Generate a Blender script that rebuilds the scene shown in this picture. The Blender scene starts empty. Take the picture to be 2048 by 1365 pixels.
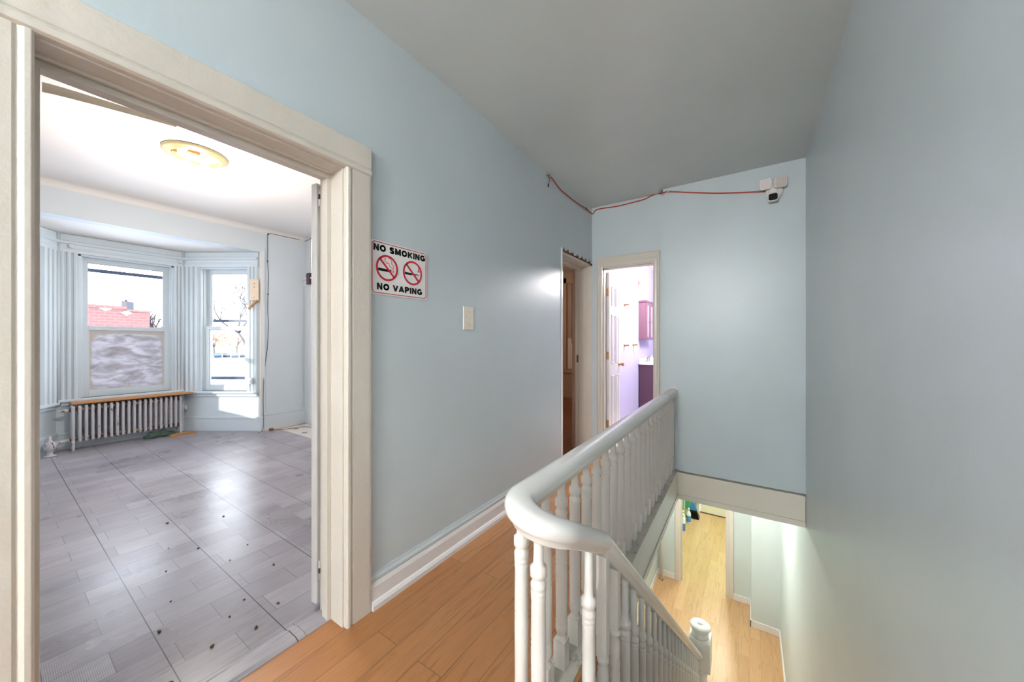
import bpy, bmesh, math, random
from math import sin, cos, pi, sqrt, radians, atan2
from mathutils import Vector, Matrix
random.seed(7)
SC = bpy.context.scene
COL = SC.collection

# ------------------------------------------------------------------ materials
def srgb(r, g, b):
    f = lambda c: (c/255/12.92) if c/255 <= .04045 else ((c/255+.055)/1.055)**2.4
    return (f(r), f(g), f(b), 1)

class NT:
    def __init__(s, name):
        s.m = bpy.data.materials.new(name); s.m.use_nodes = True
        s.t = s.m.node_tree; s.n = s.t.nodes; s.l = s.t.links
        s.n.clear()
        s.out = s.n.new('ShaderNodeOutputMaterial')
    def add(s, typ, **kw):
        nd = s.n.new(typ)
        for k, v in kw.items():
            if k.startswith('i_'):
                key = k[2:].replace('_', ' ')
                nd.inputs[key].default_value = v
            else: setattr(nd, k, v)
        return nd
    def link(s, a, b): s.l.new(a, b)
    def bsdf(s, color, rough=.5, metal=0, **kw):
        b = s.n.new('ShaderNodeBsdfPrincipled')
        b.inputs['Base Color'].default_value = color
        b.inputs['Roughness'].default_value = rough
        b.inputs['Metallic'].default_value = metal
        s.link(b.outputs[0], s.out.inputs[0]); return b
    def coords(s, scale=(1, 1, 1), rot=(0, 0, 0), loc=(0, 0, 0), kind='Object'):
        tc = s.n.new('ShaderNodeTexCoord'); mp = s.n.new('ShaderNodeMapping')
        mp.inputs['Scale'].default_value = scale
        mp.inputs['Rotation'].default_value = rot
        mp.inputs['Location'].default_value = loc
        s.link(tc.outputs[kind], mp.inputs[0]); return mp.outputs[0]
    def noise(s, vec, scale, detail=4, rough=.55, dist=0):
        n = s.n.new('ShaderNodeTexNoise')
        n.inputs['Scale'].default_value = scale; n.inputs['Detail'].default_value = detail
        n.inputs['Roughness'].default_value = rough; n.inputs['Distortion'].default_value = dist
        s.link(vec, n.inputs['Vector']); return n.outputs['Fac']
    def ramp(s, fac, stops):
        r = s.n.new('ShaderNodeValToRGB')
        e = r.color_ramp.elements
        while len(e) > 1: e.remove(e[-1])
        e[0].position = stops[0][0]; e[0].color = stops[0][1]
        for p, c in stops[1:]:
            x = e.new(p); x.color = c
        s.link(fac, r.inputs[0]); return r.outputs[0]
    def mix(s, fac, a, b, mode='MIX'):
        m = s.n.new('ShaderNodeMix'); m.data_type = 'RGBA'; m.blend_type = mode
        if isinstance(fac, float): m.inputs[0].default_value = fac
        else: s.link(fac, m.inputs[0])
        for sock, v in ((m.inputs[6], a), (m.inputs[7], b)):
            if isinstance(v, tuple): sock.default_value = v
            else: s.link(v, sock)
        return m.outputs[2]
    def bump(s, b, h, strength=.2, dist=.01):
        bp = s.n.new('ShaderNodeBump'); bp.inputs['Strength'].default_value = strength
        bp.inputs['Distance'].default_value = dist
        s.link(h, bp.inputs['Height']); s.link(bp.outputs[0], b.inputs['Normal'])

def paint(name, rgb, rough=.35, bump=.15, bscale=90, var=.04, chips=None, dist=.004):
    t = NT(name); c = srgb(*rgb)
    b = t.bsdf(c, rough)
    v = t.coords()
    n = t.noise(v, 1.3, 3)
    d = tuple(x*(1-var*2.2) for x in c[:3])+(1,)
    base = t.mix(t.ramp(n, [(.3, (0, 0, 0, 1)), (.7, (1, 1, 1, 1))]), c, d)
    if chips:
        v2 = t.coords(scale=(1, 1, .35))
        n2 = t.noise(v2, chips[1], 6, .7)
        base = t.mix(t.ramp(n2, [(chips[2], (0, 0, 0, 1)), (chips[2]+.02, (1, 1, 1, 1))]), base, srgb(*chips[0]))
    t.link(base, b.inputs['Base Color'])
    n3 = t.noise(v, bscale, 3, .6)
    n4 = t.noise(v, 5, 2)
    mx = t.n.new('ShaderNodeMath'); mx.operation = 'MULTIPLY_ADD'; mx.inputs[1].default_value = 4
    t.link(n4, mx.inputs[0]); t.link(n3, mx.inputs[2])
    t.bump(b, mx.outputs[0], bump, dist)
    return t.m

def plain(name, rgb, rough=.5, metal=0, **kw):
    t = NT(name); b = t.bsdf(srgb(*rgb), rough, metal)
    v = t.coords(); n = t.noise(v, 40, 3)
    c = srgb(*rgb)
    t.link(t.mix(n, tuple(x*.88 for x in c[:3])+(1,), tuple(min(1, x*1.08) for x in c[:3])+(1,)), b.inputs['Base Color'])
    return t.m

def wood_floor(name, c1, c2, c3, w, L, off, rough, along='y', seam=.0018, grain=1.0, dirt=None):
    """planks running along y"""
    t = NT(name); b = t.bsdf(srgb(*c1), rough)
    v = t.coords(rot=(0, 0, radians(-90) if along == 'y' else 0), loc=off)
    br = t.n.new('ShaderNodeTexBrick'); br.offset = .37; br.offset_frequency = 2
    br.inputs['Scale'].default_value = 1
    br.inputs['Brick Width'].default_value = L; br.inputs['Row Height'].default_value = w
    br.inputs['Mortar Size'].default_value = seam; br.inputs['Mortar Smooth'].default_value = .1
    br.inputs['Color1'].default_value = (0, 0, 0, 1); br.inputs['Color2'].default_value = (1, 1, 1, 1)
    br.inputs['Mortar'].default_value = (.5, .5, .5, 1)
    t.link(v, br.inputs['Vector'])
    plank = t.ramp(br.outputs['Color'], [(0, srgb(*c1)), (.5, srgb(*c2)), (1, srgb(*c3))])
    # grain: stretched noise, shifted from plank to plank
    tc = t.coords(scale=(22, 1.4, 1))
    ad = t.n.new('ShaderNodeVectorMath'); ad.operation = 'ADD'
    sc = t.n.new('ShaderNodeVectorMath'); sc.operation = 'SCALE'; sc.inputs['Scale'].default_value = 9
    t.link(br.outputs['Color'], sc.inputs[0]); t.link(sc.outputs[0], ad.inputs[0]); t.link(tc, ad.inputs[1])
    g = t.noise(ad.outputs[0], 1.6, 8, .62, 1.2)
    gr = t.ramp(g, [(.35, (.62, .62, .62, 1)), (.5, (1, 1, 1, 1)), (.62, (.86, .86, .86, 1)), (.75, (1.0, 1.0, 1.0, 1))])
    col = t.mix(.85*grain, plank, gr, 'MULTIPLY')
    col = t.mix(br.outputs['Fac'], col, tuple(x*.35 for x in srgb(*c1)[:3])+(1,))
    if dirt:
        dn = t.noise(t.coords(), 2.2, 6, .7)
        col = t.mix(t.ramp(dn, [(.5, (0, 0, 0, 1)), (.75, (.55, .55, .55, 1))]), col, srgb(*dirt))
    t.link(col, b.inputs['Base Color'])
    t.bump(b, t.mix(br.outputs['Fac'], gr, (0, 0, 0, 1)), .12, .003)
    return t.m

def vinyl_floor(name):
    """worn grey vinyl printed as wood blocks; grain along y, sheet seams along x"""
    t = NT(name); b = t.bsdf(srgb(150, 145, 150), .28)
    v = t.coords(rot=(0, 0, radians(-90)), loc=(.04, .0, 0))
    def brick(w, h, mort, off=.5):
        br = t.n.new('ShaderNodeTexBrick'); br.offset = off; br.offset_frequency = 2
        br.inputs['Scale'].default_value = 1
        br.inputs['Brick Width'].default_value = w; br.inputs['Row Height'].default_value = h
        br.inputs['Mortar Size'].default_value = mort; br.inputs['Mortar Smooth'].default_value = .2
        br.inputs['Color1'].default_value = (0, 0, 0, 1); br.inputs['Color2'].default_value = (1, 1, 1, 1)
        br.inputs['Mortar'].default_value = (.3, .3, .3, 1)
        t.link(v, br.inputs['Vector']); return br
    b1 = brick(.32, .152, .0012)
    b2 = brick(.32, 50, .0016, 0)
    base = t.ramp(b1.outputs['Color'], [(0, srgb(132, 125, 130)), (.5, srgb(142, 136, 141)), (1, srgb(154, 149, 154))])
    tc = t.coords(scale=(60, 4, 1))
    ad = t.n.new('ShaderNodeVectorMath'); ad.operation = 'ADD'
    t.link(b1.outputs['Color'], ad.inputs[0]); t.link(tc, ad.inputs[1])
    g = t.noise(ad.outputs[0], 1.2, 6, .65)
    gr = t.ramp(g, [(.3, (.66, .65, .65, 1)), (.5, (.95, .95, .95, 1)), (.7, (1.0, .98, .97, 1))])
    col = t.mix(.9, base, gr, 'MULTIPLY')
    # worn pale haze and dark scuffs
    w1 = t.noise(t.coords(scale=(1, .8, 1), loc=(3.3, 1.7, 0)), .9, 5, .6)
    col = t.mix(t.ramp(w1, [(.36, (0, 0, 0, 1)), (.7, (.6, .6, .6, 1))]), col, srgb(196, 191, 197))
    w2 = t.noise(t.coords(scale=(2.4, 1, 1), loc=(1, 5, 0)), 2.2, 5, .6)
    col = t.mix(t.ramp(w2, [(.55, (0, 0, 0, 1)), (.78, (.5, .5, .5, 1))]), col, srgb(104, 98, 102))
    col = t.mix(b1.outputs['Fac'], col, srgb(100, 94, 98))
    # seams of the tiles, every .6 m in y and .9 m in x
    sp = t.n.new('ShaderNodeSeparateXYZ'); t.link(t.coords(), sp.inputs[0])
    def line(sock, period, off, wid):
        a = t.n.new('ShaderNodeMath'); a.operation = 'ADD'; a.inputs[1].default_value = off+50*period; t.link(sock, a.inputs[0])
        m = t.n.new('ShaderNodeMath'); m.operation = 'MODULO'; m.inputs[1].default_value = period; t.link(a.outputs[0], m.inputs[0])
        c = t.n.new('ShaderNodeMath'); c.operation = 'LESS_THAN'; c.inputs[1].default_value = wid; t.link(m.outputs[0], c.inputs[0])
        return c.outputs[0]
    m1 = t.n.new('ShaderNodeMath'); m1.operation = 'MULTIPLY'; m1.inputs[1].default_value = 1150; t.link(sp.outputs['Y'], m1.inputs[0])
    m2 = t.n.new('ShaderNodeMath'); m2.operation = 'SINE'; t.link(m1.outputs[0], m2.inputs[0])
    m3 = t.n.new('ShaderNodeMath'); m3.operation = 'GREATER_THAN'; m3.inputs[1].default_value = .25; t.link(m2.outputs[0], m3.inputs[0])
    cell = t.ramp(b1.outputs['Color'], [(.80, (0, 0, 0, 1)), (.82, (.38, .38, .38, 1))])
    wz = t.noise(t.coords(loc=(7, 3, 0)), 3.0, 3, .5)
    cm = t.mix(1.0, cell, t.ramp(wz, [(.4, (0, 0, 0, 1)), (.6, (1, 1, 1, 1))]), 'MULTIPLY')
    col = t.mix(t.mix(1.0, cm, m3.outputs[0], 'MULTIPLY'), col, srgb(206, 202, 206))
    col = t.mix(line(sp.outputs['Y'], .325, -.40, .004), col, srgb(62, 56, 60))
    t.link(col, b.inputs['Base Color'])
    rr = t.ramp(w1, [(.35, (.24, .24, .24, 1)), (.7, (.42, .42, .42, 1))])
    t.link(rr, b.inputs['Roughness'])
    t.bump(b, g, .06, .002)
    return t.m

def glass_thin(name, tint=(1, 1, 1, 1), refl=.05):
    t = NT(name)
    tr = t.add('ShaderNodeBsdfTransparent'); tr.inputs[0].default_value = tint
    gl = t.add('ShaderNodeBsdfGlossy'); gl.inputs['Roughness'].default_value = .02
    mx = t.add('ShaderNodeMixShader')
    lw = t.add('ShaderNodeFresnel'); lw.inputs[0].default_value = 1.25
    t.link(lw.outputs[0], mx.inputs[0]); t.link(tr.outputs[0], mx.inputs[1]); t.link(gl.outputs[0], mx.inputs[2])
    t.link(mx.outputs[0], t.out.inputs[0]); return t.m

def emit(name, rgb, st):
    t = NT(name); e = t.add('ShaderNodeEmission'); e.inputs[0].default_value = srgb(*rgb); e.inputs[1].default_value = st
    t.link(e.outputs[0], t.out.inputs[0]); return t.m

def frosted(name):
    """pane daubed with whitish paint: translucent, swirled"""
    t = NT(name)
    v = t.coords(scale=(1, 1, 2.3))
    n = t.noise(v, 3.2, 3, .45, 1.6)
    n2 = t.noise(t.coords(scale=(1, 1.2, 3), loc=(4, 2, 1)), 5.5, 4, .5, .8)
    m = t.mix(.35, n, n2)
    c = t.ramp(m, [(.32, srgb(168, 163, 164)), (.46, srgb(198, 196, 202)), (.56, srgb(222, 221, 228)), (.7, srgb(240, 240, 245))])
    # the daub stops short of the pane edges, tan glass shows there
    sp = t.n.new('ShaderNodeSeparateXYZ'); t.link(t.coords(), sp.inputs[0])
    def pw(sock, c0, h):
        q = t.n.new('ShaderNodeMath'); q.operation = 'SUBTRACT'; q.inputs[1].default_value = c0; t.link(sock, q.inputs[0])
        r = t.n.new('ShaderNodeMath'); r.operation = 'DIVIDE'; r.inputs[1].default_value = h; t.link(q.outputs[0], r.inputs[0])
        ab = t.n.new('ShaderNodeMath'); ab.operation = 'ABSOLUTE'; t.link(r.outputs[0], ab.inputs[0])
        p_ = t.n.new('ShaderNodeMath'); p_.operation = 'POWER'; p_.inputs[1].default_value = 7; t.link(ab.outputs[0], p_.inputs[0]); return p_.outputs[0]
    ad = t.n.new('ShaderNodeMath'); ad.operation = 'ADD'; t.link(pw(sp.outputs['Y'], 0, .345), ad.inputs[0]); t.link(pw(sp.outputs['Z'], .42, .375), ad.inputs[1])
    ad2 = t.n.new('ShaderNodeMath'); ad2.operation = 'MULTIPLY_ADD'; ad2.inputs[1].default_value = .8; t.link(n2, ad2.inputs[0]); t.link(ad.outputs[0], ad2.inputs[2])
    c = t.mix(t.ramp(ad2.outputs[0], [(.75, (0, 0, 0, 1)), (1.0, (1, 1, 1, 1))]), c, srgb(204, 195, 186))
    d = t.add('ShaderNodeBsdfDiffuse'); tl = t.add('ShaderNodeBsdfTranslucent'); mx = t.add('ShaderNodeMixShader'); mx.inputs[0].default_value = .22
    t.link(c, d.inputs[0]); t.link(c, tl.inputs[0])
    t.link(d.outputs[0], mx.inputs[1]); t.link(tl.outputs[0], mx.inputs[2])
    gl = t.add('ShaderNodeBsdfGlossy'); gl.inputs['Roughness'].default_value = .25
    m2 = t.add('ShaderNodeMixShader'); m2.inputs[0].default_value = .06
    t.link(mx.outputs[0], m2.inputs[1]); t.link(gl.outputs[0], m2.inputs[2])
    t.link(m2.outputs[0], t.out.inputs[0])
    bp = t.add('ShaderNodeBump'); bp.inputs['Strength'].default_value = .5; bp.inputs['Distance'].default_value = .01
    t.link(m, bp.inputs['Height']); t.link(bp.outputs[0], d.inputs['Normal']); t.link(bp.outputs[0], gl.inputs['Normal'])
    return t.m

def brickwall(name):
    t = NT(name); b = t.bsdf(srgb(150, 80, 74), .9)
    tc = t.n.new('ShaderNodeTexCoord')
    sp = t.n.new('ShaderNodeSeparateXYZ'); cb = t.n.new('ShaderNodeCombineXYZ')
    t.link(tc.outputs['Object'], sp.inputs[0]); t.link(sp.outputs['Y'], cb.inputs['X']); t.link(sp.outputs['Z'], cb.inputs['Y'])
    br = t.n.new('ShaderNodeTexBrick'); br.inputs['Scale'].default_value = 1
    br.inputs['Brick Width'].default_value = .5; br.inputs['Row Height'].default_value = .2; br.inputs['Mortar Size'].default_value = .02
    br.inputs['Color1'].default_value = srgb(100, 66, 63); br.inputs['Color2'].default_value = srgb(106, 71, 68); br.inputs['Mortar'].default_value = srgb(112, 84, 80)
    t.link(cb.outputs[0], br.inputs['Vector']); t.link(br.outputs['Color'], b.inputs['Base Color']); return t.m

M = {}
M['blue'] = paint('hall_blue_paint', (202, 212, 216), .33, .10, 60, .03)
M['blue_ceiling'] = paint('hall_ceiling_paint', (212, 221, 222), .33, .08, 50, .03)
M['room_blue'] = paint('living_room_pale_blue_paint', (218, 226, 231), .5, .12, 60, .03)
M['bay_blue'] = paint('bay_trim_light_blue_paint', (218, 229, 235), .4, .3, 30, .04, chips=((236, 238, 236), 26, .70))
M['room_ceiling'] = paint('white_ceiling_paint', (236, 232, 228), .6, .06, 50, .02)
M['cream'] = paint('old_cream_gloss_paint', (217, 209, 198), .25, .28, 40, .03, chips=((196, 178, 156), 40, .80), dist=.006)
M['white_trim'] = paint('white_trim_paint', (232, 228, 226), .28, .2, 40, .03)
M['rail'] = paint('white_rail_gloss_paint', (238, 235, 230), .25, .18, 30, .04, chips=((176, 170, 160), 34, .735))
M['baluster'] = paint('white_baluster_paint', (238, 232, 225), .4, .2, 40, .04, chips=((190, 176, 160), 40, .73))
M['ledge'] = paint('dusty_white_ledge_paint', (196, 192, 180), .7, .5, 60, .1, chips=((158, 153, 142), 20, .56))
M['beam'] = paint('cream_fascia_paint', (228, 220, 206), .4, .15, 40, .03)
M['hall_wood'] = wood_floor('oak_plank_floor', (172, 116, 70), (180, 124, 78), (188, 134, 87), .125, 1.5, (0, .05, 0), .3, seam=.0011)
M['lower_wood'] = wood_floor('laminate_floor', (200, 156, 112), (206, 162, 118), (213, 170, 127), .13, 1.1, (.3, .0, 0), .35, grain=.7, seam=.0007)
M['brown_wood'] = wood_floor('brown_wood_floor', (120, 70, 42), (130, 78, 48), (140, 88, 56), .12, 1.2, (0, 0, 0), .3)
M['vinyl'] = vinyl_floor('grey_vinyl_floor')
M['lower_blue'] = paint('lower_hall_mint_paint', (206, 217, 216), .4, .08, 60, .03)
M['green'] = paint('kitchen_green_paint', (92, 178, 120), .5, .05, 60, .03)
M['lav'] = paint('lavender_paint', (200, 194, 232), .5, .05, 60, .03)
M['lav_dark'] = paint('violet_blue_paint', (110, 104, 190), .5, .05, 60, .03)
M['tan'] = paint('back_room_beige_paint', (190, 168, 150), .5, .05, 60, .03)
M['radiator'] = paint('flaking_silver_radiator_paint', (208, 206, 210), .4, .5, 60, .05, chips=((112, 88, 76), 22, .61))
M['rust'] = paint('rusty_iron', (120, 84, 66), .6, .5, 60, .15, chips=((190, 186, 184), 30, .5))
M['wood_board'] = plain('bare_pine', (196, 140, 88), .5)
M['wood_light'] = plain('pale_raw_wood', (236, 214, 190), .6)
M['orange_brown'] = plain('orange_brown_finish', (206, 146, 92), .4)
M['glass'] = glass_thin('window_glass')
M['frosted'] = frosted('paint_smeared_glass')
M['steel'] = plain('brushed_steel', (176, 172, 166), .3, 1)
M['brass'] = plain('aged_brass', (176, 142, 100), .35, 1)
M['gold'] = plain('cream_gold_enamel', (196, 182, 138), .3, .3)
M['plastic_white'] = plain('white_plastic', (232, 230, 226), .35)
M['plastic_pink'] = plain('floodlight_diffuser', (206, 192, 190), .4)
M['almond'] = plain('almond_plastic', (236, 226, 208), .35)
M['black'] = plain('black_plastic', (14, 13, 15), .25)
M['dark'] = plain('dark_grey', (52, 54, 60), .6)
M['cord_orange'] = plain('orange_red_cord', (186, 74, 48), .45)
M['cord_black'] = plain('black_cord', (40, 42, 48), .5)
M['cord_brown'] = plain('brown_cord', (128, 98, 80), .5)
M['sign_white'] = plain('sign_white_enamel', (238, 236, 234), .3)
M['sign_red'] = plain('sign_red', (206, 32, 56), .35)
M['sign_black'] = plain('sign_black', (22, 22, 26), .35)
M['wine'] = plain('dark_plum_laminate', (74, 44, 62), .35)
M['wine_light'] = plain('plum_wood_veneer', (120, 84, 98), .4)
M['mirror'] = plain('mirror_glass', (235, 238, 245), .03, 1)
M['porcelain'] = plain('white_porcelain', (240, 236, 234), .15)
M['bottle'] = plain('white_bottle_plastic', (226, 232, 240), .3)
M['bottle_label'] = plain('blue_bottle_label', (92, 134, 190), .4)
M['pan_blue'] = plain('blue_plastic', (70, 130, 190), .35)
M['tarp'] = plain('dark_green_plastic', (48, 78, 62), .5)
M['storm'] = plain('blue_grey_metal_bar', (60, 70, 92), .5)
M['bark'] = plain('pale_winter_bark', (38, 32, 29), .9)
M['leaf'] = plain('orange_autumn_leaves', (150, 92, 40), .9)
M['white_siding'] = plain('pale_siding', (132, 126, 118), .8)
M['roof'] = plain('roof_shingle', (110, 96, 90), .9)
M['concrete'] = plain('pale_pavement', (222, 222, 222), .9)
M['car_blue'] = plain('blue_car_paint', (30, 60, 120), .3)
M['car_dark'] = plain('dark_car_paint', (40, 44, 60), .3)
M['brick'] = brickwall('red_brick')
M['shade'] = emit('lit_glass_shade', (255, 232, 190), 1.6)
M['bulb'] = emit('glowing_bulb', (255, 236, 205), 8)
M['lamp_disc'] = emit('lit_lamp_diffuser', (255, 244, 230), 6)
M['grit'] = plain('brown_grit', (112, 84, 56), .8)
M['tile_white'] = plain('white_vinyl_tile', (222, 216, 208), .4)
M['tile_grey'] = plain('grey_vinyl_inset', (120, 116, 118), .4)
M['blind'] = plain('brown_blind', (92, 66, 48), .6)

# ------------------------------------------------------------------ mesh builder
class MB:
    def __init__(s): s.v = []; s.f = []; s.sm = []
    def add(s, vs, fs, smooth=False):
        o = len(s.v); s.v += [tuple(p) for p in vs]
        for f in fs: s.f.append(tuple(i+o for i in f)); s.sm.append(smooth)
        return s
    def box(s, x0, x1, y0, y1, z0, z1, T=None):
        x0, x1 = sorted((x0, x1)); y0, y1 = sorted((y0, y1)); z0, z1 = sorted((z0, z1))
        vs = [Vector((x, y, z)) for z in (z0, z1) for y in (y0, y1) for x in (x0, x1)]
        if T: vs = [T @ v for v in vs]
        return s.add(vs, [(0, 2, 3, 1), (4, 5, 7, 6), (0, 1, 5, 4), (2, 6, 7, 3), (0, 4, 6, 2), (1, 3, 7, 5)])
    def prism(s, poly, a, b, axis='z', T=None):
        """extrude 2D poly (ccw) from a to b along axis. axis z:(x,y) ; x:(y,z) ; y:(x,z)"""
        n = len(poly)
        def P(p, h):
            v = {'z': (p[0], p[1], h), 'x': (h, p[0], p[1]), 'y': (p[0], h, p[1])}[axis]
            return T @ Vector(v) if T else Vector(v)
        vs = [P(p, a) for p in poly]+[P(p, b) for p in poly]
        fs = [tuple(range(n))[::-1], tuple(range(n, 2*n))]+[(i, (i+1) % n, n+(i+1) % n, n+i) for i in range(n)]
        return s.add(vs, fs)
    def lathe(s, prof, c=(0, 0, 0), seg=20, T=None, smooth=True, cap=True):
        vs = []; fs = []; c = Vector(c)
        for r, z in prof:
            for k in range(seg):
                a = 2*pi*k/seg
                p = Vector((r*cos(a), r*sin(a), z)); p = (T @ p) if T else p
                vs.append(p+c)
        for i in range(len(prof)-1):
            for k in range(seg):
                k2 = (k+1) % seg
                fs.append((i*seg+k, i*seg+k2, (i+1)*seg+k2, (i+1)*seg+k))
        if cap:
            fs.append(tuple(range(seg))[::-1]); m = (len(prof)-1)*seg; fs.append(tuple(range(m, m+seg)))
        return s.add(vs, fs, smooth)
    def tube(s, pts, r, seg=8, smooth=True, rs=None):
        pts = [Vector(p) for p in pts]; n = len(pts); vs = []; fs = []
        up = Vector((0, 0, 1)); prev = None
        for i, p in enumerate(pts):
            t = (pts[min(i+1, n-1)]-pts[max(i-1, 0)]).normalized()
            if prev is None:
                a = t.cross(up)
                if a.length < .01: a = t.cross(Vector((1, 0, 0)))
                a.normalize()
            else:
                a = (prev-t*prev.dot(t))
                if a.length < 1e-4: a = t.orthogonal()
                a.normalize()
            prev = a; b = t.cross(a)
            rr = rs[i] if rs else r
            for k in range(seg):
                an = 2*pi*k/seg; vs.append(p+a*cos(an)*rr+b*sin(an)*rr)
        for i in range(n-1):
            for k in range(seg):
                k2 = (k+1) % seg; fs.append((i*seg+k, i*seg+k2, (i+1)*seg+k2, (i+1)*seg+k))
        fs.append(tuple(range(seg))[::-1]); fs.append(tuple(range((n-1)*seg, n*seg)))
        return s.add(vs, fs, smooth)
    def sphere(s, c, r, seg=12, rings=8, sc=(1, 1, 1)):
        prof = [(max(1e-4, r*sin(pi*i/rings)), -r*cos(pi*i/rings)) for i in range(rings+1)]
        T = Matrix.Diagonal((sc[0], sc[1], sc[2]))
        return s.lathe(prof, c, seg, T)
    def build(s, name, mat, parent=None, bevel=0, seg=2):
        me = bpy.data.meshes.new(name)
        off = Vector((0, 0, 0)); p = parent
        while p: off += p.location; p = p.parent
        me.from_pydata([tuple(Vector(v)-off) for v in s.v], [], s.f)
        bm = bmesh.new(); bm.from_mesh(me); bmesh.ops.recalc_face_normals(bm, faces=bm.faces); bm.to_mesh(me); bm.free()
        for pl, sm in zip(me.polygons, s.sm): pl.use_smooth = sm
        me.materials.append(M[mat] if isinstance(mat, str) else mat)
        o = bpy.data.objects.new(name, me); COL.objects.link(o)
        if parent: o.parent = parent
        if bevel:
            md = o.modifiers.new('bevel', 'BEVEL'); md.width = bevel; md.segments = seg; md.limit_method = 'ANGLE'; md.angle_limit = radians(40)
        return o

def tag(o, label=None, cat=None, group=None, kind=None):
    if label: o['label'] = label
    if cat: o['category'] = cat
    if group: o['group'] = group
    if kind: o['kind'] = kind
    return o
def empty(name, loc, label, cat, group=None, kind=None):
    e = bpy.data.objects.new(name, None); e.empty_display_size = .05; e.location = loc; COL.objects.link(e)
    return tag(e, label, cat, group, kind)
def struct(name, mb, mat, label, cat, **kw):
    return tag(mb.build(name, mat, **kw), label, cat, kind='structure')
def frame(P, d):
    """matrix: local x = along d, local y = left normal of d (outward), z up"""
    d = Vector((d[0], d[1], 0)).normalized(); n = Vector((-d.y, d.x, 0))
    return Matrix(((d.x, n.x, 0, P[0]), (d.y, n.y, 0, P[1]), (0, 0, 1, P[2] if len(P) > 2 else 0), (0, 0, 0, 1)))
def copy_tree(o, parent=None):
    c = o.copy(); COL.objects.link(c)
    if parent: c.parent = parent
    for ch in o.children: copy_tree(ch, c)
    return c

# ------------------------------------------------------------------ key dimensions (hall floor z=0, camera at x=y=0, z=1.25)
XL, XR = -1.47, .38          # hall left / right wall faces
XW = -1.64                   # living-room face of the left wall
YF, YP = 3.81, 3.72          # far wall, and the panel over the stair well
HC = 2.738                   # hall ceiling
LF, LC = -3.13, -.26         # lower floor and lower ceiling
YB = -4.2                    # wall behind the camera
def xe(y): return -.5205-.0157*y      # edge of the stair well
def xb(y): return -.585-.0098*y       # baluster line
Y0, RUN, RISE = .96, .2347, 3.13/15   # stair

# ------------------------------------------------------------------ hall shell
mb = MB(); 
# left wall with door 1 (y .055-.88) and door 2 (3.035-3.81), from lower floor level of the upper storey up
mb.box(XW, XL, YB, .055, 0, HC); mb.box(XW, XL, .055, .88, 2.012, HC)
mb.box(XW, XL, .88, 3.035, 0, HC)
# ragged broken plaster edge above door 2
for i in range(26):
    y0 = 3.035+i*(3.83-3.035)/26; y1 = 3.035+(i+1)*(3.83-3.035)/26
    zz = 2.128+.012*sin(i*1.7)+.008*random.random()-(.0 if i < 24 else .0)
    mb.box(XW, XL, y0, y1, zz, HC)
struct('wall_left', mb, 'blue', 'light blue painted hall wall with the warning sign on it', 'wall')
mb = MB(); mb.box(XR, XR+.15, YB, 10.4, LF, HC+.05)
struct('wall_right', mb, 'blue', 'tall bare blue wall running down beside the stairs', 'wall')
mb = MB()
mb.box(-1.70, -1.385, YF, YF+.14, 0, HC) if False else None
mb.box(-1.47, -1.365, YF, YF+.13, 0, HC); mb.box(-.79, -.69, YF, YF+.13, 0, HC); mb.box(-1.365, -.79, YF, YF+.13, 2.06, HC)
mb.box(-.705, XR, YP, YF+.13, 0.0, HC)
struct('wall_far', mb, 'blue', 'blue end wall with bathroom doorway and panel over the stairwell', 'wall')
mb = MB(); mb.box(XW-.02, XR+.1, YB-.15, YB, 0, HC)
struct('wall_back', mb, 'blue', 'blue hall wall behind the viewer', 'wall')
mb = MB(); mb.box(XW+.005, XR+.15, YB-.1, YF+.13, HC, HC+.12)
struct('ceiling', mb, 'blue_ceiling', 'grey blue glossy hall ceiling', 'ceiling')
# hall floor as a slab around the stair well
mb = MB()
mb.prism([(-1.555, YB), (XR, YB), (XR, Y0), (xe(Y0), Y0), (xe(YF), YF), (-1.47, YF), (-1.555, YF)], -.05, 0)
struct('floor', mb, 'hall_wood', 'orange oak plank floor of the upstairs hall', 'floor')
mb = MB()
mb.prism([(-1.64, YB), (XR, YB), (XR, Y0-.02), (xe(Y0)-.002, Y0-.02), (xe(YF)-.03, YF), (-1.64, YF)], -.20, -.05)
mb.box(XW, XR, YF, 10.4, LC, LC+.06) ; mb.box(XW, xe(YF)-.01, YF-.4, YF, LC, LC+.06); mb.box(XW, XR, YB, 0.4, LC, -.2)
mb.prism([(XW, .4), (xe(.4)-.03, .4), (xe(YF)-.03, YF), (XW, YF)], LC, -.2)
struct('ceiling', mb, 'lower_blue', 'pale ceiling of the lower hall under the landing', 'ceiling')
# fascia of the stair well
mb = MB()
mb.prism([(xe(Y0)-.03, Y0), (xe(Y0)+.008, Y0), (xe(YP)+.008, YP), (xe(YP)-.03, YP)], -.215, .004)
mb.prism([(xe(Y0)-.03, Y0), (xe(Y0)+.016, Y0), (xe(YP)+.016, YP), (xe(YP)-.03, YP)], -.262, -.215)
struct('trim_1', mb, 'beam', 'white fascia board below the upstairs balusters', 'fascia', bevel=.003)
mb = MB(); mb.box(xe(YP)-.01, XR-.002, YP-.022, YF+.13, -.215, -.012); mb.box(xe(YP)-.01, XR-.002, YP-.03, YF+.13, -.262, -.215)
struct('trim_2', mb, 'beam', 'cream beam board across the far end of the stairwell', 'fascia', bevel=.003)
mb = MB(); mb.prism([(xb(.93)-.045, .93), (xe(.93)+.008, .93), (xe(YP)+.008, YP-.001), (xb(YP)-.045, YP-.001)], .0, .012)
struct('trim_3', mb, 'ledge', 'dusty grey ledge the upstairs balusters stand on', 'ledge', bevel=.003)
mb = MB(); mb.prism([(xe(.97)+.008, .97), (xe(.97)+.02, .97), (xe(1.47)+.02, 1.47), (xe(1.47)+.008, 1.47)], -.13, .006)  # orange strip over the near end of the fascia
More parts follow.
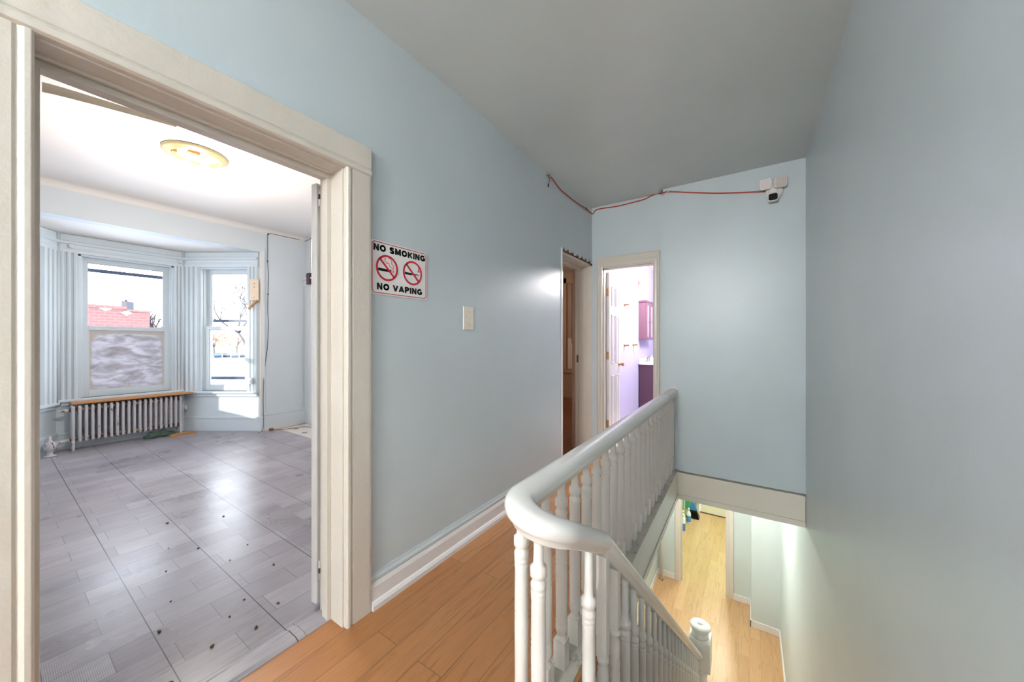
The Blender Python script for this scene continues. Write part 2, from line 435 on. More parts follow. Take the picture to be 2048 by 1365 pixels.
struct('trim_4', mb, 'orange_brown', 'short orange facing strip at the head of the stairs', 'trim')

# baseboard of the left hall wall: tall white board, moulded cap, small foot
prof = [(0, 0), (.034, 0), (.034, .022), (.026, .034), (.018, .038), (.018, .098), (.013, .112), (.006, .12), (0, .12)]
mb = MB(); mb.prism([(XL+a, b) for a, b in prof], .999, 3.02, 'y')
struct('baseboard_left', mb, 'white_trim', 'white moulded baseboard along the left hall wall', 'baseboard')
mb = MB(); mb.prism([(XL+a, b) for a, b in [(0, .12), (.012, .12), (.012, .134), (.006, .146), (.003, .158), (0, .158)]], .999, 3.02, 'y')
struct('baseboard_left', mb, 'blue', 'blue painted cap moulding on top of the hall baseboard', 'baseboard')

# ------------------------------------------------------------------ living-room doorway
D1 = empty('door_1', (XL, .47, 0), 'old cream painted doorway into the grey floored front room, door swung open', 'door', kind='structure')
cp = [(0, 0), (.022, 0), (.024, .012), (.024, .088), (.019, .094), (.024, .1), (.028, .106), (.028, .116), (.022, .121), (0, .121)]
mb = MB()  # casing: (x offset, width coordinate from outer edge to inner edge)
mb.prism([(XL+a, .996-b) for a, b in cp], 0, 2.004, 'z')
mb.prism([(XL+a, -.051+b) for a, b in cp], 0, 2.004, 'z')
mb.prism([(XL+a, 2.134-b) for a, b in [(0, 0), (.024, 0), (.024, .092), (.019, .097), (.024, .102), (.029, .108), (.029, .124), (.02, .13), (0, .13)]], -.051, .996, 'y')
mb.build('casing', 'cream', D1, bevel=.0015)
mb = MB()  # jambs and head
mb.box(XW-.01, XL+.001, .868, .882, 0, 2.0); mb.box(XW-.01, XL+.001, .052, .066, 0, 2.0); mb.box(XW-.01, XL+.001, .052, .882, 1.998, 2.014)
mb.build('jamb', 'cream', D1, bevel=.002)
mb = MB()
mb.box(-1.60, -1.557, .849, .869, 0, 1.972); mb.box(-1.60, -1.557, .065, .084, 0, 1.972); mb.box(-1.60, -1.557, .065, .869, 1.972, 2.0)
mb.box(-1.612, -1.60, .066, .868, 1.988, 2.0); mb.box(-1.55, -1.535, .066, .868, 1.99, 2.0)
mb.build('door_stop', 'cream', D1, bevel=.002)
# room-side casing
mb = MB(); mb.box(XW-.02, XW, -.05, .052, 0, 2.1); mb.box(XW-.02, XW, .882, .98, 0, 2.1); mb.box(XW-.02, XW, -.05, .98, 2.0, 2.1)
mb.build('room_side_casing', 'cream', D1, bevel=.002)
# the leaf, swung right back; only its hinge edge shows
hx, hy = -1.672, .862
ang = radians(180-12)
T = Matrix.Translation((hx, hy, 0)) @ Matrix.Rotation(radians(97), 4, 'Z')
mb = MB(); mb.box(0, .80, 0, .04, .02, 1.985, T)
leaf = mb.build('door_leaf', 'white_trim', D1, bevel=.006)
for z in (1.915, .187):
    mb = MB(); mb.lathe([(.0045, -.045), (.0045, .045)], (-1.652, .866, z), 10); h_ = mb.build('hinge', 'cream', D1)
    mb = MB(); mb.lathe([(.005, -.012), (.005, .012)], (-1.652, .866, z), 10); mb.build('pin', 'dark', h_)
mb = MB(); mb.box(-1.535, -1.50, .0655, .069, 1.222, 1.278); mb.build('strike_plate', 'brass', D1)
# peeled trim strip hanging from the head inside the room
mb = MB(); n = 14
pts = [(-1.70, .095+i*(.29/n), 1.985+.035*(i/n)**.8) for i in range(n+1)]
for i in range(n):
    a, b = pts[i], pts[i+1]; w1 = .014*(1-.55*i/n); w2 = .014*(1-.55*(i+1)/n)
    mb.add([(a[0], a[1], a[2]+w1), (a[0], a[1], a[2]-w1), (b[0], b[1], b[2]-w2), (b[0], b[1], b[2]+w2),
            (a[0]-.003, a[1], a[2]+w1), (a[0]-.003, a[1], a[2]-w1), (b[0]-.003, b[1], b[2]-w2), (b[0]-.003, b[1], b[2]+w2)],
           [(0, 1, 2, 3), (4, 7, 6, 5), (0, 3, 7, 4), (1, 5, 6, 2), (0, 4, 5, 1), (3, 2, 6, 7)])
tag(mb.build('peeled_trim_strip', 'almond', None), 'pale yellow strip peeling down from the head of the front room doorway', 'trim strip')
# threshold
mb = MB(); mb.prism([(-1.655, 0), (-1.555, 0), (-1.556, .004), (-1.575, .010), (-1.635, .010), (-1.65, .004)], .066, .868, 'y')
struct('trim_5', mb, 'vinyl', 'grey vinyl covered threshold strip in the doorway', 'threshold')

# ------------------------------------------------------------------ second doorway on the left wall (beside the bathroom)
D2 = empty('door_2', (XL, 3.4, 0), 'narrow cream door frame into the dim brown back room, plaster broken above it', 'door', kind='structure')
mb = MB(); mb.box(XW-.03, XL+.006, 3.02, 3.052, 0, 2.125); mb.build('casing', 'white_trim', D2, bevel=.002)
mb = MB(); mb.box(-1.675, XL+.0, 3.805, 3.83, 0, 2.09); mb.box(-1.66, XL-.02, 3.045, 3.81, 2.085, 2.11)
mb.box(-1.66, -1.60, 3.045, 3.81, 2.055, 2.086); mb.box(-1.545, -1.535, 3.795, 3.806, 0, 2.07); mb.box(-1.66, -1.63, 3.79, 3.806, 0, 2.07)
mb.build('jamb', 'cream', D2, bevel=.002)
mb = MB(); mb.box(-1.645, -1.625, 3.786, 3.792, 1.0, 1.09); mb.build('strike_plate', 'rust', D2)
mb = MB(); mb.box(XW, XL, 3.05, 3.8, 0, .012); mb.build('sill', 'orange_brown', D2)
mb = MB()
for i in range(26):
    y0 = 3.055+i*.029; r = .006+.010*random.random()
    mb.box(XL-.05, XL-.008-.01*random.random(), y0, y0+.032, 2.108, 2.125+r)
mb.build('broken_plaster', 'grit', D2)

# ------------------------------------------------------------------ bathroom doorway
D3 = empty('door_3', (-1.07, YF, 0), 'white six panel bathroom door standing open in its frame', 'door', kind='structure')
mb = MB()
cs = [(0, 0), (.012, 0), (.018, .008), (.018, .018), (.011, .03), (.014, .048), (.010, .062), (0, .062)]
cs3 = [(a, b*1.68) for a, b in cs]
mb.prism([(-1.408+b, YF-a) for a, b in cs], 0, 2.165-.0, 'z'); mb.prism([(-.752-b, YF-a) for a, b in cs], 0, 2.165, 'z')
mb.prism([(YF-a-.001, 2.165-b) for a, b in cs3], -1.408, -.752, 'x')
mb.build('casing', 'cream', D3)
mb = MB(); mb.box(-1.366, -1.352, YF, YF+.14, 0, 2.06); mb.box(-.803, -.789, YF, YF+.14, 0, 2.06); mb.box(-1.366, -.789, YF, YF+.14, 2.046, 2.062)
mb.box(-1.353, -1.341, YF+.03, YF+.06, 0, 2.05); mb.box(-.814, -.802, YF+.03, YF+.06, 0, 2.05); mb.box(-1.353, -.802, YF+.03, YF+.06, 2.034, 2.047)
mb.build('jamb', 'cream', D3)
# leaf: raised panels on both faces
hx, hy = -1.325, YF+.155
T = Matrix.Translation((hx, hy, 0)) @ Matrix.Rotation(radians(94), 4, 'Z')
W = .53
mb = MB(); mb.box(0, W, 0, .034, .012, 2.03, T)
leaf = mb.build('door_leaf', 'white_trim', D3, bevel=.002)
for (z0, z1) in ((1.66, 1.88), (.98, 1.55), (.14, .84)):
    for (a, b) in ((.10, .235), (.30, .435)):
        mb = MB()
        for yy, sg in ((0, -1), (.034, 1)):
            for (i0, i1, h) in ((0, .012, .006), (.028, .05, .004)):
                pass
            # frame moulding
            w = .014
            for q in ((a, b, z0, z0+w), (a, b, z1-w, z1), (a, a+w, z0, z1), (b-w, b, z0, z1)):
                mb.box(q[0], q[1], yy, yy+sg*.006, q[2], q[3], T)
            mb.box(a+.03, b-.03, yy, yy+sg*.004, z0+.03, z1-.03, T)
        mb.build('door_panel', 'white_trim', leaf, bevel=.002)
for sg in (-1, 1):
    mb = MB(); c = T @ Vector((W-.06, .017+sg*.017, .955)); dr = (T.to_3x3() @ Vector((0, sg, 0)))
    mb.tube([c, c+dr*.006, c+dr*.008, c+dr*.03, c+dr*.034, c+dr*.045, c+dr*.058, c+dr*.062], .01, 14, rs=[.028, .028, .011, .011, .02, .027, .022, .004])
    mb.build('door_knob', 'brass', leaf)
for z in (1.80, 1.08, .30):
    mb = MB(); mb.lathe([(.006, -.045), (.006, .045)], (hx-.012, hy-.006, z), 10); mb.box(hx-.006, hx-.032+.02, hy-.012, hy-.004, z-.043, z+.043)
    mb.box(hx-.03, hx-.01, hy-.016, hy-.010, z-.043, z+.043)
    Tm = T; mb.box(-.003, 0, .004, .03, z-.043, z+.043, T)
    mb.build('hinge', 'brass', D3)
# bathroom
BW, BX = -1.55, .45
mb = MB(); mb.box(BW-.1, BW, YF+.13, 7.6, 0, 2.6)
struct('wall_bathroom_left', mb, 'lav', 'lavender bathroom wall behind the open white door', 'wall')
mb = MB(); mb.box(BW, BX, 7.5, 7.6, 0, 2.6)
struct('wall_bathroom_far', mb, 'lav', 'lavender far wall of the bathroom', 'wall')
mb = MB(); mb.box(BX-.07, BX+.1, YF+.13, 7.6, 0, 2.6)
struct('wall_bathroom_right', mb, 'lav', 'lavender bathroom wall out of sight to the right', 'wall')
mb = MB(); mb.box(BW, BX, YF+.13, YF+.14, 0, .0) if False else None
mb.box(BW, -1.37, YF+.13, YF+.145, 0, 2.6); mb.box(-.785, BX, YF+.13, YF+.145, 0, 2.6); mb.box(BW, BX, YF+.13, YF+.145, 2.065, 2.6)
struct('wall_bathroom_near', mb, 'lav', 'lavender wall on the bathroom side of the doorway', 'wall')
mb = MB(); mb.box(BW, BX, YF+.13, 7.6, 2.6, 2.7)
struct('ceiling', mb, 'room_ceiling', 'white bathroom ceiling', 'ceiling')
mb = MB(); mb.box(BW, BX, YF+.001, 7.6, -.1, 0.001)
struct('floor', mb, 'tile_white', 'pale bathroom floor', 'floor')
# medicine cabinet
C = empty('medicine_cabinet', (BW, 6.14, 1.25), 'plum coloured mirrored wall cabinet above the bathroom vanity', 'cabinet')
mb = MB(); mb.box(BW+.001, BW+.115, 6.14, 6.70, 1.265, 1.895); mb.build('body', 'wine_light', C, bevel=.003)
mb = MB(); mb.box(BW+.001, BW+.135, 6.125, 6.715, 1.895, 1.925); mb.build('cornice', 'wine_light', C, bevel=.004)
mb = MB()
for q in ((6.145, 6.19, 1.27, 1.89), (6.38, 6.42, 1.27, 1.89), (6.19, 6.38, 1.27, 1.31), (6.19, 6.38, 1.85, 1.89)): mb.box(BW+.115, BW+.133, *q)
d = mb.build('door', 'wine_light', C, bevel=.002)
mb = MB(); mb.box(BW+.115, BW+.122, 6.19, 6.38, 1.31, 1.85); mb.build('mirror', 'mirror', d)
mb = MB(); mb.sphere((BW+.145, 6.405, 1.57), .012); mb.build('knob', 'steel', d)
mb = MB()
for q in ((6.425, 6.465, 1.27, 1.89), (6.655, 6.695, 1.27, 1.89), (6.465, 6.655, 1.27, 1.31), (6.465, 6.655, 1.85, 1.89)): mb.box(BW+.115, BW+.133, *q)
d = mb.build('door', 'wine_light', C, bevel=.002)
mb = MB(); mb.box(BW+.115, BW+.122, 6.465, 6.655, 1.31, 1.85); mb.build('mirror', 'mirror', d)
# vanity
V = empty('vanity', (BW+.25, 6.4, 0), 'dark plum bathroom vanity with white basin top', 'vanity')
mb = MB(); mb.box(BW+.012, BW+.46, 6.13, 6.80, 0, .85); mb.build('body', 'wine', V, bevel=.003)
for y0, y1 in ((6.15, 6.46), (6.47, 6.78)):
    mb = MB(); mb.box(BW+.46, BW+.478, y0, y1, .1, .83); dd = mb.build('door', 'wine', V, bevel=.003)
    mb = MB(); mb.sphere((BW+.49, y1-.04 if y0 < 6.3 else y0+.04, .7), .012); mb.build('knob', 'steel', dd)
mb = MB(); mb.box(BW+.003, BW+.49, 6.11, 6.82, .85, .888); mb.box(BW+.003, BW+.02, 6.11, 6.82, .888, .945)
mb.lathe([(.2, 0), (.21, .012), (.19, .014), (.15, .004)], (BW+.27, 6.46, .884), 24, cap=False)
mb.build('basin_top', 'porcelain', V, bevel=.004)
mb = MB(); mb.lathe([(.028, 0), (.028, .01), (.018, .02), (.016, .06)], (BW+.09, 6.40, .886), 14); mb.tube([(BW+.09, 6.40, .94), (BW+.10, 6.40, .965), (BW+.15, 6.40, .97), (BW+.17, 6.40, .955)], .011)
mb.box(BW+.05, BW+.13, 6.32, 6.48, .886, .896)
mb.build('faucet', 'steel', V)
mb = MB(); mb.lathe([(.03, 0), (.032, .005), (.032, .07), (.024, .085), (.01, .09), (.01, .11), (.016, .112), (.016, .118)], (BW+.20, 6.20, .8885), 14)
tag(mb.build('soap_bottle', 'porcelain'), 'small white soap pump on the vanity top', 'bottle')
def hook(name, c, lab, up):
    e = empty(name, c, lab, 'hook')
    x, y, z = c
    mb = MB(); mb.box(x-.003, x+.008, y-.02, y+.02, z-.035, z+.04); mb.build('back_plate', 'brass', e, bevel=.002)
    mb = MB(); mb.tube([(x+.006, y, z+.01), (x+.03, y, z), (x+.045, y, z+.012), (x+.05, y, z+.035)], .006); mb.tube([(x+.006, y, z-.015), (x+.025, y, z-.03), (x+.04, y, z-.02)], .005); mb.build('hook', 'brass', e)
hook('robe_hook', (BW, 6.13, 2.215), 'brass robe hook high on the lavender wall above the cabinet', 1)
def post(c, lab, grp=None, nm='towel_bar_post'):
    x, y, z = c
    mb = MB(); T = Matrix.Rotation(radians(90), 4, 'Y').to_3x3()
    mb.lathe([(.024, -.003), (.024, .008), (.013, .018), (.010, .05), (.013, .056), (.013, .07), (.003, .072)], (x, y, z), 14, T)
    tag(mb.build(nm, 'brass'), lab, 'towel bar post', grp)
post((BW, 5.32, 1.18), 'near brass towel bar post on the lavender wall, no bar')
post((BW, 5.80, 1.183), 'far brass towel bar post on the lavender wall, close to the cabinet')
post((BW, 5.32, 1.785), 'small steel towel peg on the lavender wall beside the door', nm='towel_peg')
mb = MB(); mb.box(BW, BW+.006, 5.51, 5.58, 1.29, 1.405); e = mb.build('switch_plate', 'porcelain', bevel=.002)
tag(e, 'white switch plate on the lavender bathroom wall', 'switch')
mb = MB(); mb.box(BW+.006, BW+.012, 5.535, 5.555, 1.32, 1.375); mb.build('rocker', 'porcelain', e)
mb = MB(); mb.lathe([(.15, 0), (.15, -.03), (.12, -.06), (.04, -.075)], (-.5, 5.5, 2.598), 24)
L = mb.build('ceiling_lamp', 'lamp_disc'); tag(L, 'round bathroom ceiling lamp', 'lamp')

# ------------------------------------------------------------------ back room (behind door 2)
mb = MB(); mb.box(-4.6, XW, 7.13, 7.25, 0, HC); mb.box(-4.7, -4.6, 2.93, 7.25, 0, HC); mb.box(-1.72, -1.66, YF+.02, 7.13, 0, HC); mb.box(-4.6, -1.64, 2.93, 3.0, 0, HC)
struct('wall_back_room', mb, 'tan', 'dim beige walls of the room through the narrow doorway', 'wall')
mb = MB(); mb.box(-4.6, -1.66, 7.112, 7.13, 0, .15); mb.box(-4.6, -1.66, 7.104, 7.13, .15, .17)
struct('baseboard_back_room', mb, 'tan', 'beige baseboard on the far wall of the dim back room', 'baseboard')
mb = MB(); mb.box(-4.7, XW, 2.93, 7.2, -.06, 0.002)
struct('floor', mb, 'brown_wood', 'brown wood floor of the back room', 'floor')
mb = MB(); mb.box(-4.7, XW, 2.93, 7.25, HC, HC+.1)
struct('ceiling', mb, 'room_ceiling', 'ceiling of the back room', 'ceiling')
mb = MB(); mb.box(-4.6, -1.67, 7.115, 7.13, 2.52, 2.54)
Wn = empty('window_4', (-3.1, 7.13, .6), 'back room window with a brown slatted blind', 'window', kind='structure')
mb = MB()
for q in ((-3.42, -3.32, .6, 2.62), (-2.3, -2.2, .6, 2.62), (-3.42, -2.2, 2.5, 2.62), (-3.42, -2.2, .55, .62)): mb.box(q[0], q[1], 7.09, 7.13, q[2], q[3])
mb.build('casing', 'tan', Wn, bevel=.004)
mb = MB()
for i in range(46):
    z = 1.2+i*.028; mb.box(-3.2, -2.35, 7.085, 7.1, z, z+.018)
mb.build('blind', 'blind', Wn)
mb = MB(); mb.box(-3.3, -2.3, 7.11, 7.128, .64, 1.3); mb.build('pane', 'porcelain', Wn)

# ------------------------------------------------------------------ living room shell
RX, RZ, RY = -5.6, 2.80, 2.725
BZ = 2.475                     # bay ceiling
mb = MB(); mb.box(RX-.15, XW, RY, RY+.15, 0, RZ)
struct('wall_room_right', mb, 'room_blue', 'pale blue end wall of the front room with a door casing', 'wall')
mb = MB(); mb.box(RX-.15, RX, 2.16, RY+.1, 0, RZ); mb.box(RX-.15, RX, -.155, 2.16, BZ, RZ); mb.box(RX-.15, RX, -2.2, -.155, 0, RZ)
struct('wall_room_front', mb, 'room_blue', 'pale blue wall and bulkhead above the bay window', 'wall')
mb = MB(); mb.box(RX-.15, XW, -2.2, -2.1, 0, RZ)
struct('wall_room_left', mb, 'room_blue', 'pale blue wall of the front room out of sight to the left', 'wall')
mb = MB(); mb.box(XW-.004, XW, -2.1, -.05, 0, RZ); mb.box(XW-.004, XW, .98, RY, 0, RZ); mb.box(XW-.004, XW, -.05, .98, 2.1, RZ)
struct('wall_room_near', mb, 'room_blue', 'pale blue front room side of the hall wall', 'wall')
mb = MB(); mb.box(RX-.15, XW-.001, -2.2, RY+.1, RZ, RZ+.1)
# soft cove along the bulkhead
cv = [(RX, RZ)]+[(RX+.06-.06*cos(a), RZ-.06+.06*sin(a)) for a in [i*pi/2/8 for i in range(9)]]
mb.prism(cv, -2.1, RY, 'y')
struct('ceiling', mb, 'room_ceiling', 'white front room ceiling curving into the bulkhead', 'ceiling')
mb = MB(); mb.box(-6.75, RX-.004, -.6, 2.6, BZ+.001, BZ+.1)
struct('ceiling', mb, 'room_ceiling', 'white ceiling of the bay window', 'ceiling')
mb = MB(); mb.box(-6.9, -1.555, -2.2, RY+.1, -.06, 0.001)
struct('floor', mb, 'vinyl', 'worn grey vinyl floor of the front room', 'floor')

# bay walls with windows
PL0, PL1 = (-5.58, -.155), (-6.52, .46)
PC0, PC1 = (-6.52, .46), (-6.52, 1.555)
PR0, PR1 = (-6.52, 1.555), (-5.58, 2.17)
def seg_T(P0, P1):
    d = Vector((P1[0]-P0[0], P1[1]-P0[1], 0)); return frame((P0[0], P0[1], 0), d), d.length
WT = .2
def bay_wall(name, P0, P1, s0, s1, z0, z1, label):
    # local y is the left normal of travel (+): for travel left->right around the bay that is outward?  handled by sign
    T, L = seg_T(P0, P1)
    mb = MB(); a, b = 0, WT
    mb.box(-.0, s0, a, b, 0, BZ+.05, T); mb.box(s1, L+.0, a, b, 0, BZ+.05, T)
    mb.box(s0, s1, a, b, 0, z0, T); mb.box(s0, s1, a, b, z1, BZ+.05, T)
    struct(name, mb, 'bay_blue', label, 'wall')
    return T, L
def ridges(w, n, h0=.012, h1=.032):
    pts = [(0, 0)]; k = 0
    step = w/n
    for i in range(n):
        x = i*step
        pts += [(x+.12*step, -h0), (x+.2*step, -h1), (x+.5*step, -h1-.004), (x+.8*step, -h1), (x+.88*step, -h0)]
    pts += [(w, 0)]; return pts
def bay_window(num, P0, P1, s0, s1, z0, z1, zm, lcas, rcas, label, wl, lower='glass', bars=()):
    T, L = bay_wall('wall_bay_'+wl, P0, P1, s0, s1, z0, z1, 'light blue painted wall around the '+wl+' bay window')
    root = empty('window_%d' % num, T @ Vector(((s0+s1)/2, 0, z0)), label, 'window', kind='structure')
    mb = MB()   # fluted casings
    mb.prism([(s0-lcas+x, y) for x, y in ridges(lcas, 3)][::-1], z0, z1+.01, 'z', T)
    mb.prism([(s1+x, y) for x, y in ridges(rcas, 3)][::-1], z0, z1+.01, 'z', T)
    # head casing + crown
    hp = [(0, z1), (-.03, z1), (-.034, z1+.03), (-.028, z1+.06), (-.03, z1+.09), (-.05, z1+.1), (-.05, z1+.125), (-.022, z1+.135), (-.022, BZ-.004), (0, BZ-.004)]
    vs0 = [T @ Vector((s0-lcas, y, z)) for y, z in hp]; vs1 = [T @ Vector((s1+rcas, y, z)) for y, z in hp]; n = len(hp)
    mb.add(vs0+vs1, [tuple(range(n)), tuple(range(n, 2*n))[::-1]]+[(i, n+i, n+(i+1) % n, (i+1) % n) for i in range(n)])
    mb.build('casing', 'bay_blue', root)
    # jamb liner and stops
    mb = MB(); zl, zh = z0, z1
    for a, b in ((s0, s0+.022), (s1-.022, s1)): mb.box(a, b, .0, .17, zl, zh, T)
    mb.box(s0, s1, 0, .17, zh-.022, zh, T)
    for a, b in ((s0+.022, s0+.036), (s1-.036, s1-.022)): mb.box(a, b, .03, .045, zl, zh, T)
    mb.build('jamb', 'bay_blue', root, bevel=.002)
    # stool and apron
    mb = MB(); mb.box(s0-lcas-.01, s1+rcas+.0, -.052, .05, z0-.03, z0, T); mb.box(s0, s1, .05, .18, z0-.03, z0+.015, T); mb.box(s0-lcas+.01, s1+rcas-.01, -.02, 0, z0-.075, z0-.03, T)
    mb.build('sill', 'bay_blue', root, bevel=.006)
    g = .022
    # lower sash (inner)
    def sash(nm, y0, y1, a, b, c, d, st, rb, rt, gm, gn):
        mb = MB(); mb.box(a, a+st, y0, y1, c, d, T); mb.box(b-st, b, y0, y1, c, d, T); mb.box(a+st, b-st, y0, y1, c, c+rb, T); mb.box(a+st, b-st, y0, y1, d-rt, d, T)
        # inner bead
        for q in ((a+st, a+st+.008, c+rb, d-rt), (b-st-.008, b-st, c+rb, d-rt), (a+st, b-st, c+rb, c+rb+.008), (a+st, b-st, d-rt-.008, d-rt)):
            mb.box(q[0], q[1], y0+.012, y1-.006, q[2], q[3], T)
        o = mb.build(nm, 'bay_blue', root, bevel=.002)
        mb = MB(); yc = (y0+y1)/2; mb.box(a+st-.004, b-st+.004, yc-.002, yc+.002, c+rb-.004, d-rt+.004, T)
        mb.build(gn, gm, o)
    sash('lower_sash', .045, .082, s0+g, s1-g, z0, zm+.02, .062, .075, .05, lower, 'pane')
    sash('upper_sash', .088, .122, s0+g, s1-g, zm-.028, z1-g, .055, .04, .055, 'glass', 'pane')
    for zz, hh in bars:
        mb = MB(); mb.box(s0+.02, s1-.02, .15, .165, zz-hh/2, zz+hh/2, T); mb.build('storm_window_bar', 'storm', root)
    return T, root
# travel so that local +y (left normal) points outward: bay seen from inside, travel right->left gives outward on right... use -x outward
T1, W1 = bay_window(1, PL0, PL1, .227, .90, .55, 2.265, 1.43, .15, .19, 'bright left side sash window of the bay, half hidden by the door frame', 'left')
T2, W2 = bay_window(2, PC0, PC1, .16, .985, .575, 2.265, 1.405, .14, .10, 'wide centre sash window of the bay with a paint-smeared lower pane', 'centre', 'frosted', bars=((2.11, .042),))
T3, W3 = bay_window(3, PR0, PR1, .222, .898, .55, 2.268, 1.43, .19, .15, 'narrow right side sash window of the bay with clear panes', 'right', bars=((1.533, .04), (.713, .045)))
# corner posts of the bay
mb = MB()
for (x, y) in ((-6.52, .46), (-6.52, 1.555)):
    mb.lathe([(.022, .52), (.022, BZ)], (x+.018, y+(.01 if y < 1 else -.01), 0), 12)
    mb.add([(x-.25, y-.16, 0), (x-.25, y+.16, 0), (x-.004, y, 0), (x-.25, y-.16, BZ), (x-.25, y+.16, BZ), (x-.004, y, BZ)], [(0, 1, 2), (3, 5, 4), (0, 3, 4, 1), (1, 4, 5, 2), (2, 5, 3, 0)])
struct('trim_6', mb, 'bay_blue', 'light blue corner beads between the bay windows', 'trim')
def base(name, P0, P1, h, mat, lab, t=.018, shoe=None):
    T, L = seg_T(P0, P1); mb = MB(); mb.box(0, L, -t, 0, 0, h-.03, T); mb.box(0, L, -t-.006, 0, h-.03, h, T)
    return struct(name, mb, mat, lab, 'baseboard', bevel=.004)
base('baseboard_bay_left', PL0, PL1, .20, 'bay_blue', 'light blue baseboard under the left bay window')
base('baseboard_bay_centre', PC0, PC1, .20, 'bay_blue', 'light blue baseboard behind the radiator')
base('baseboard_bay_right', PR0, PR1, .20, 'bay_blue', 'light blue baseboard under the right bay window')
base('baseboard_room_front', (RX, 2.17), (RX, RY), .24, 'room_blue', 'pale blue baseboard on the short wall right of the bay')
base('baseboard_room_right', (RX, RY), (XW, RY), .24, 'room_blue', 'pale blue baseboard on the end wall of the front room')
mb = MB(); mb.box(RX-.01, RX+.03, 2.12, 2.19, 0, BZ); mb.box(RX-.005, RX+.008, 2.12, 2.165, 0, BZ)
mb = MB(); mb.box(RX-.02, RX+.003, 2.128, 2.17, 0, BZ)
struct('trim_7', mb, 'room_ceiling', 'white painted corner edge where the bay meets the room', 'trim')
mb = MB(); mb.box(RX+.018, RX+.05, 2.17, 2.6, .001, .012)
struct('trim_8', mb, 'wood_light', 'bare pale shoe strip on the floor right of the bay', 'trim')
# door casing on end wall, dark ornament
D5 = empty('door_5', (RX+.5, RY, 0), 'pale blue door and casing in the far corner of the front room', 'door', kind='structure')
mb = MB(); mb.box(RX+.015, RX+.13, RY-.025, RY, 0, 2.06); mb.box(RX+.9, RX+1.0, RY-.025, RY, 0, 2.06); mb.box(RX+.0, RX+1.03, RY-.03, RY, 2.06, 2.16); mb.box(RX+.0, RX+1.04, RY-.045, RY, 2.16, 2.185)
mb.build('casing', 'room_blue', D5, bevel=.004)
mb = MB(); mb.box(RX+.13, RX+.9, RY-.012, RY-.004, .01, 2.06); mb.build('door_leaf', 'room_blue', D5)
mb = MB(); mb.box(RX+.145, RX+.23, RY-.06, RY-.02, 2.08, 2.25); o = mb.build('wall_ornament', 'wine', bevel=.004)
tag(o, 'dark red ornament hanging over the corner door casing', 'ornament')
mb = MB(); mb.tube([(RX+.08, RY-.03, 2.21), (RX+.12, RY-.045, 2.225), (RX+.145, RY-.045, 2.22)], .003); mb.build('hook', 'dark', o)
# radiator ----------------------------------------------------------
R = empty('radiator', (-6.37, 1.02, 0), 'old silver cast iron radiator with flaking paint under the centre window', 'radiator')
NS = 20
for i in range(NS):
    y = .565+i*(1.485-.565)/(NS-1); xf = -6.325-.05*i/(NS-1); zb, zt = .095, .505
    mb = MB()
    r = .0135
    for xx in (xf, xf-.055, xf-.11):
        mb.tube([(xx, y, zb+.01), (xx, y, zb+.03), (xx, y, zt-.03), (xx, y, zt-.008)], r, 10, rs=[.011, r, r, .011])
    mb.tube([(xf+.008, y, zt-.03), (xf-.004, y, zt-.008), (xf-.055, y, zt), (xf-.106, y, zt-.008), (xf-.118, y, zt-.03)], .0135, 10)
    mb.tube([(xf+.006, y, zb+.03), (xf-.004, y, zb+.01), (xf-.055, y, zb), (xf-.106, y, zb+.01), (xf-.116, y, zb+.03)], .0135, 10)
    if i in (0, NS-1):
        mb.tube([(xf+.002, y, zb+.03), (xf+.004, y, .02), (xf+.006, y, .002)], .012, 10, rs=[.0135, .011, .014])
        mb.tube([(xf-.112, y, zb+.03), (xf-.114, y, .02), (xf-.116, y, .002)], .012, 10, rs=[.0135, .011, .014])
    mb.build('section', 'radiator', R)
mb = MB(); mb.tube([(-6.365, .53, .465), (-6.42, 1.49, .465)], .019, 12); mb.tube([(-6.365, .53, .13), (-6.42, 1.49, .13)], .019, 12)
mb.build('connecting_pipe', 'rust', R)
mb = MB(); mb.tube([(-6.352, .535, .465), (-6.352, .50, .465), (-6.352, .485, .465), (-6.352, .465, .465)], .012, 8, rs=[.02, .018, .01, .004]); mb.build('end_plug', 'radiator', R)
mb = MB(); mb.tube([(-6.42, 1.50, .33), (-6.42, 1.54, .33)], .008, 8); mb.lathe([(.008, -.03), (.014, -.025), (.014, .025), (.006, .032)], (-6.42, 1.545, .33), 10); mb.build('air_vent', 'radiator', R)
mb = MB(); mb.tube([(-6.35, .54, .13), (-6.345, .48, .125), (-6.33, .42, .12)], .02, 10)
mb.lathe([(.03, .0), (.05, .004), (.05, .012), (.022, .02), (.022, .06), (.042, .075), (.046, .10), (.044, .13), (.03, .155), (.018, .165), (.016, .18), (.01, .183), (.01, .215), (.003, .217)], (-6.25, .40, 0.0), 16)
mb.tube([(-6.25, .40, .11), (-6.29, .42, .115), (-6.34, .45, .122)], .03, 12, rs=[.03, .032, .03]); 
mb.build('steam_valve', 'radiator', R)
mb = MB(); mb.box(-6.50, -6.31, .555, 1.60, .528, .548)
tag(mb.build('wooden_shelf_board', 'wood_board', bevel=.002), 'tan wooden board resting on top of the radiator', 'board')
mb = MB(); T = Matrix.Translation((-6.27, 1.47, 0)) @ Matrix.Rotation(radians(8), 4, 'Z'); mb.box(-.02, .05, -.13, .14, .001, .014, T); mb.box(-.03, .03, -.11, .12, .014, .024, T)
tag(mb.build('wood_offcut', 'wood_board', bevel=.002), 'short wood scraps lying under the right foot of the radiator', 'wood scrap')
mb = MB(); n = 10
vs = []; fs = []
for i in range(n):
    for j in range(5):
        vs.append((-6.30-.04*j/4+.01*sin(i*2.1), 1.12+.3*i/(n-1), .012+.075*(j/4)*(.4+.6*sin(pi*i/(n-1)))+.012*sin(i*1.9+j)))
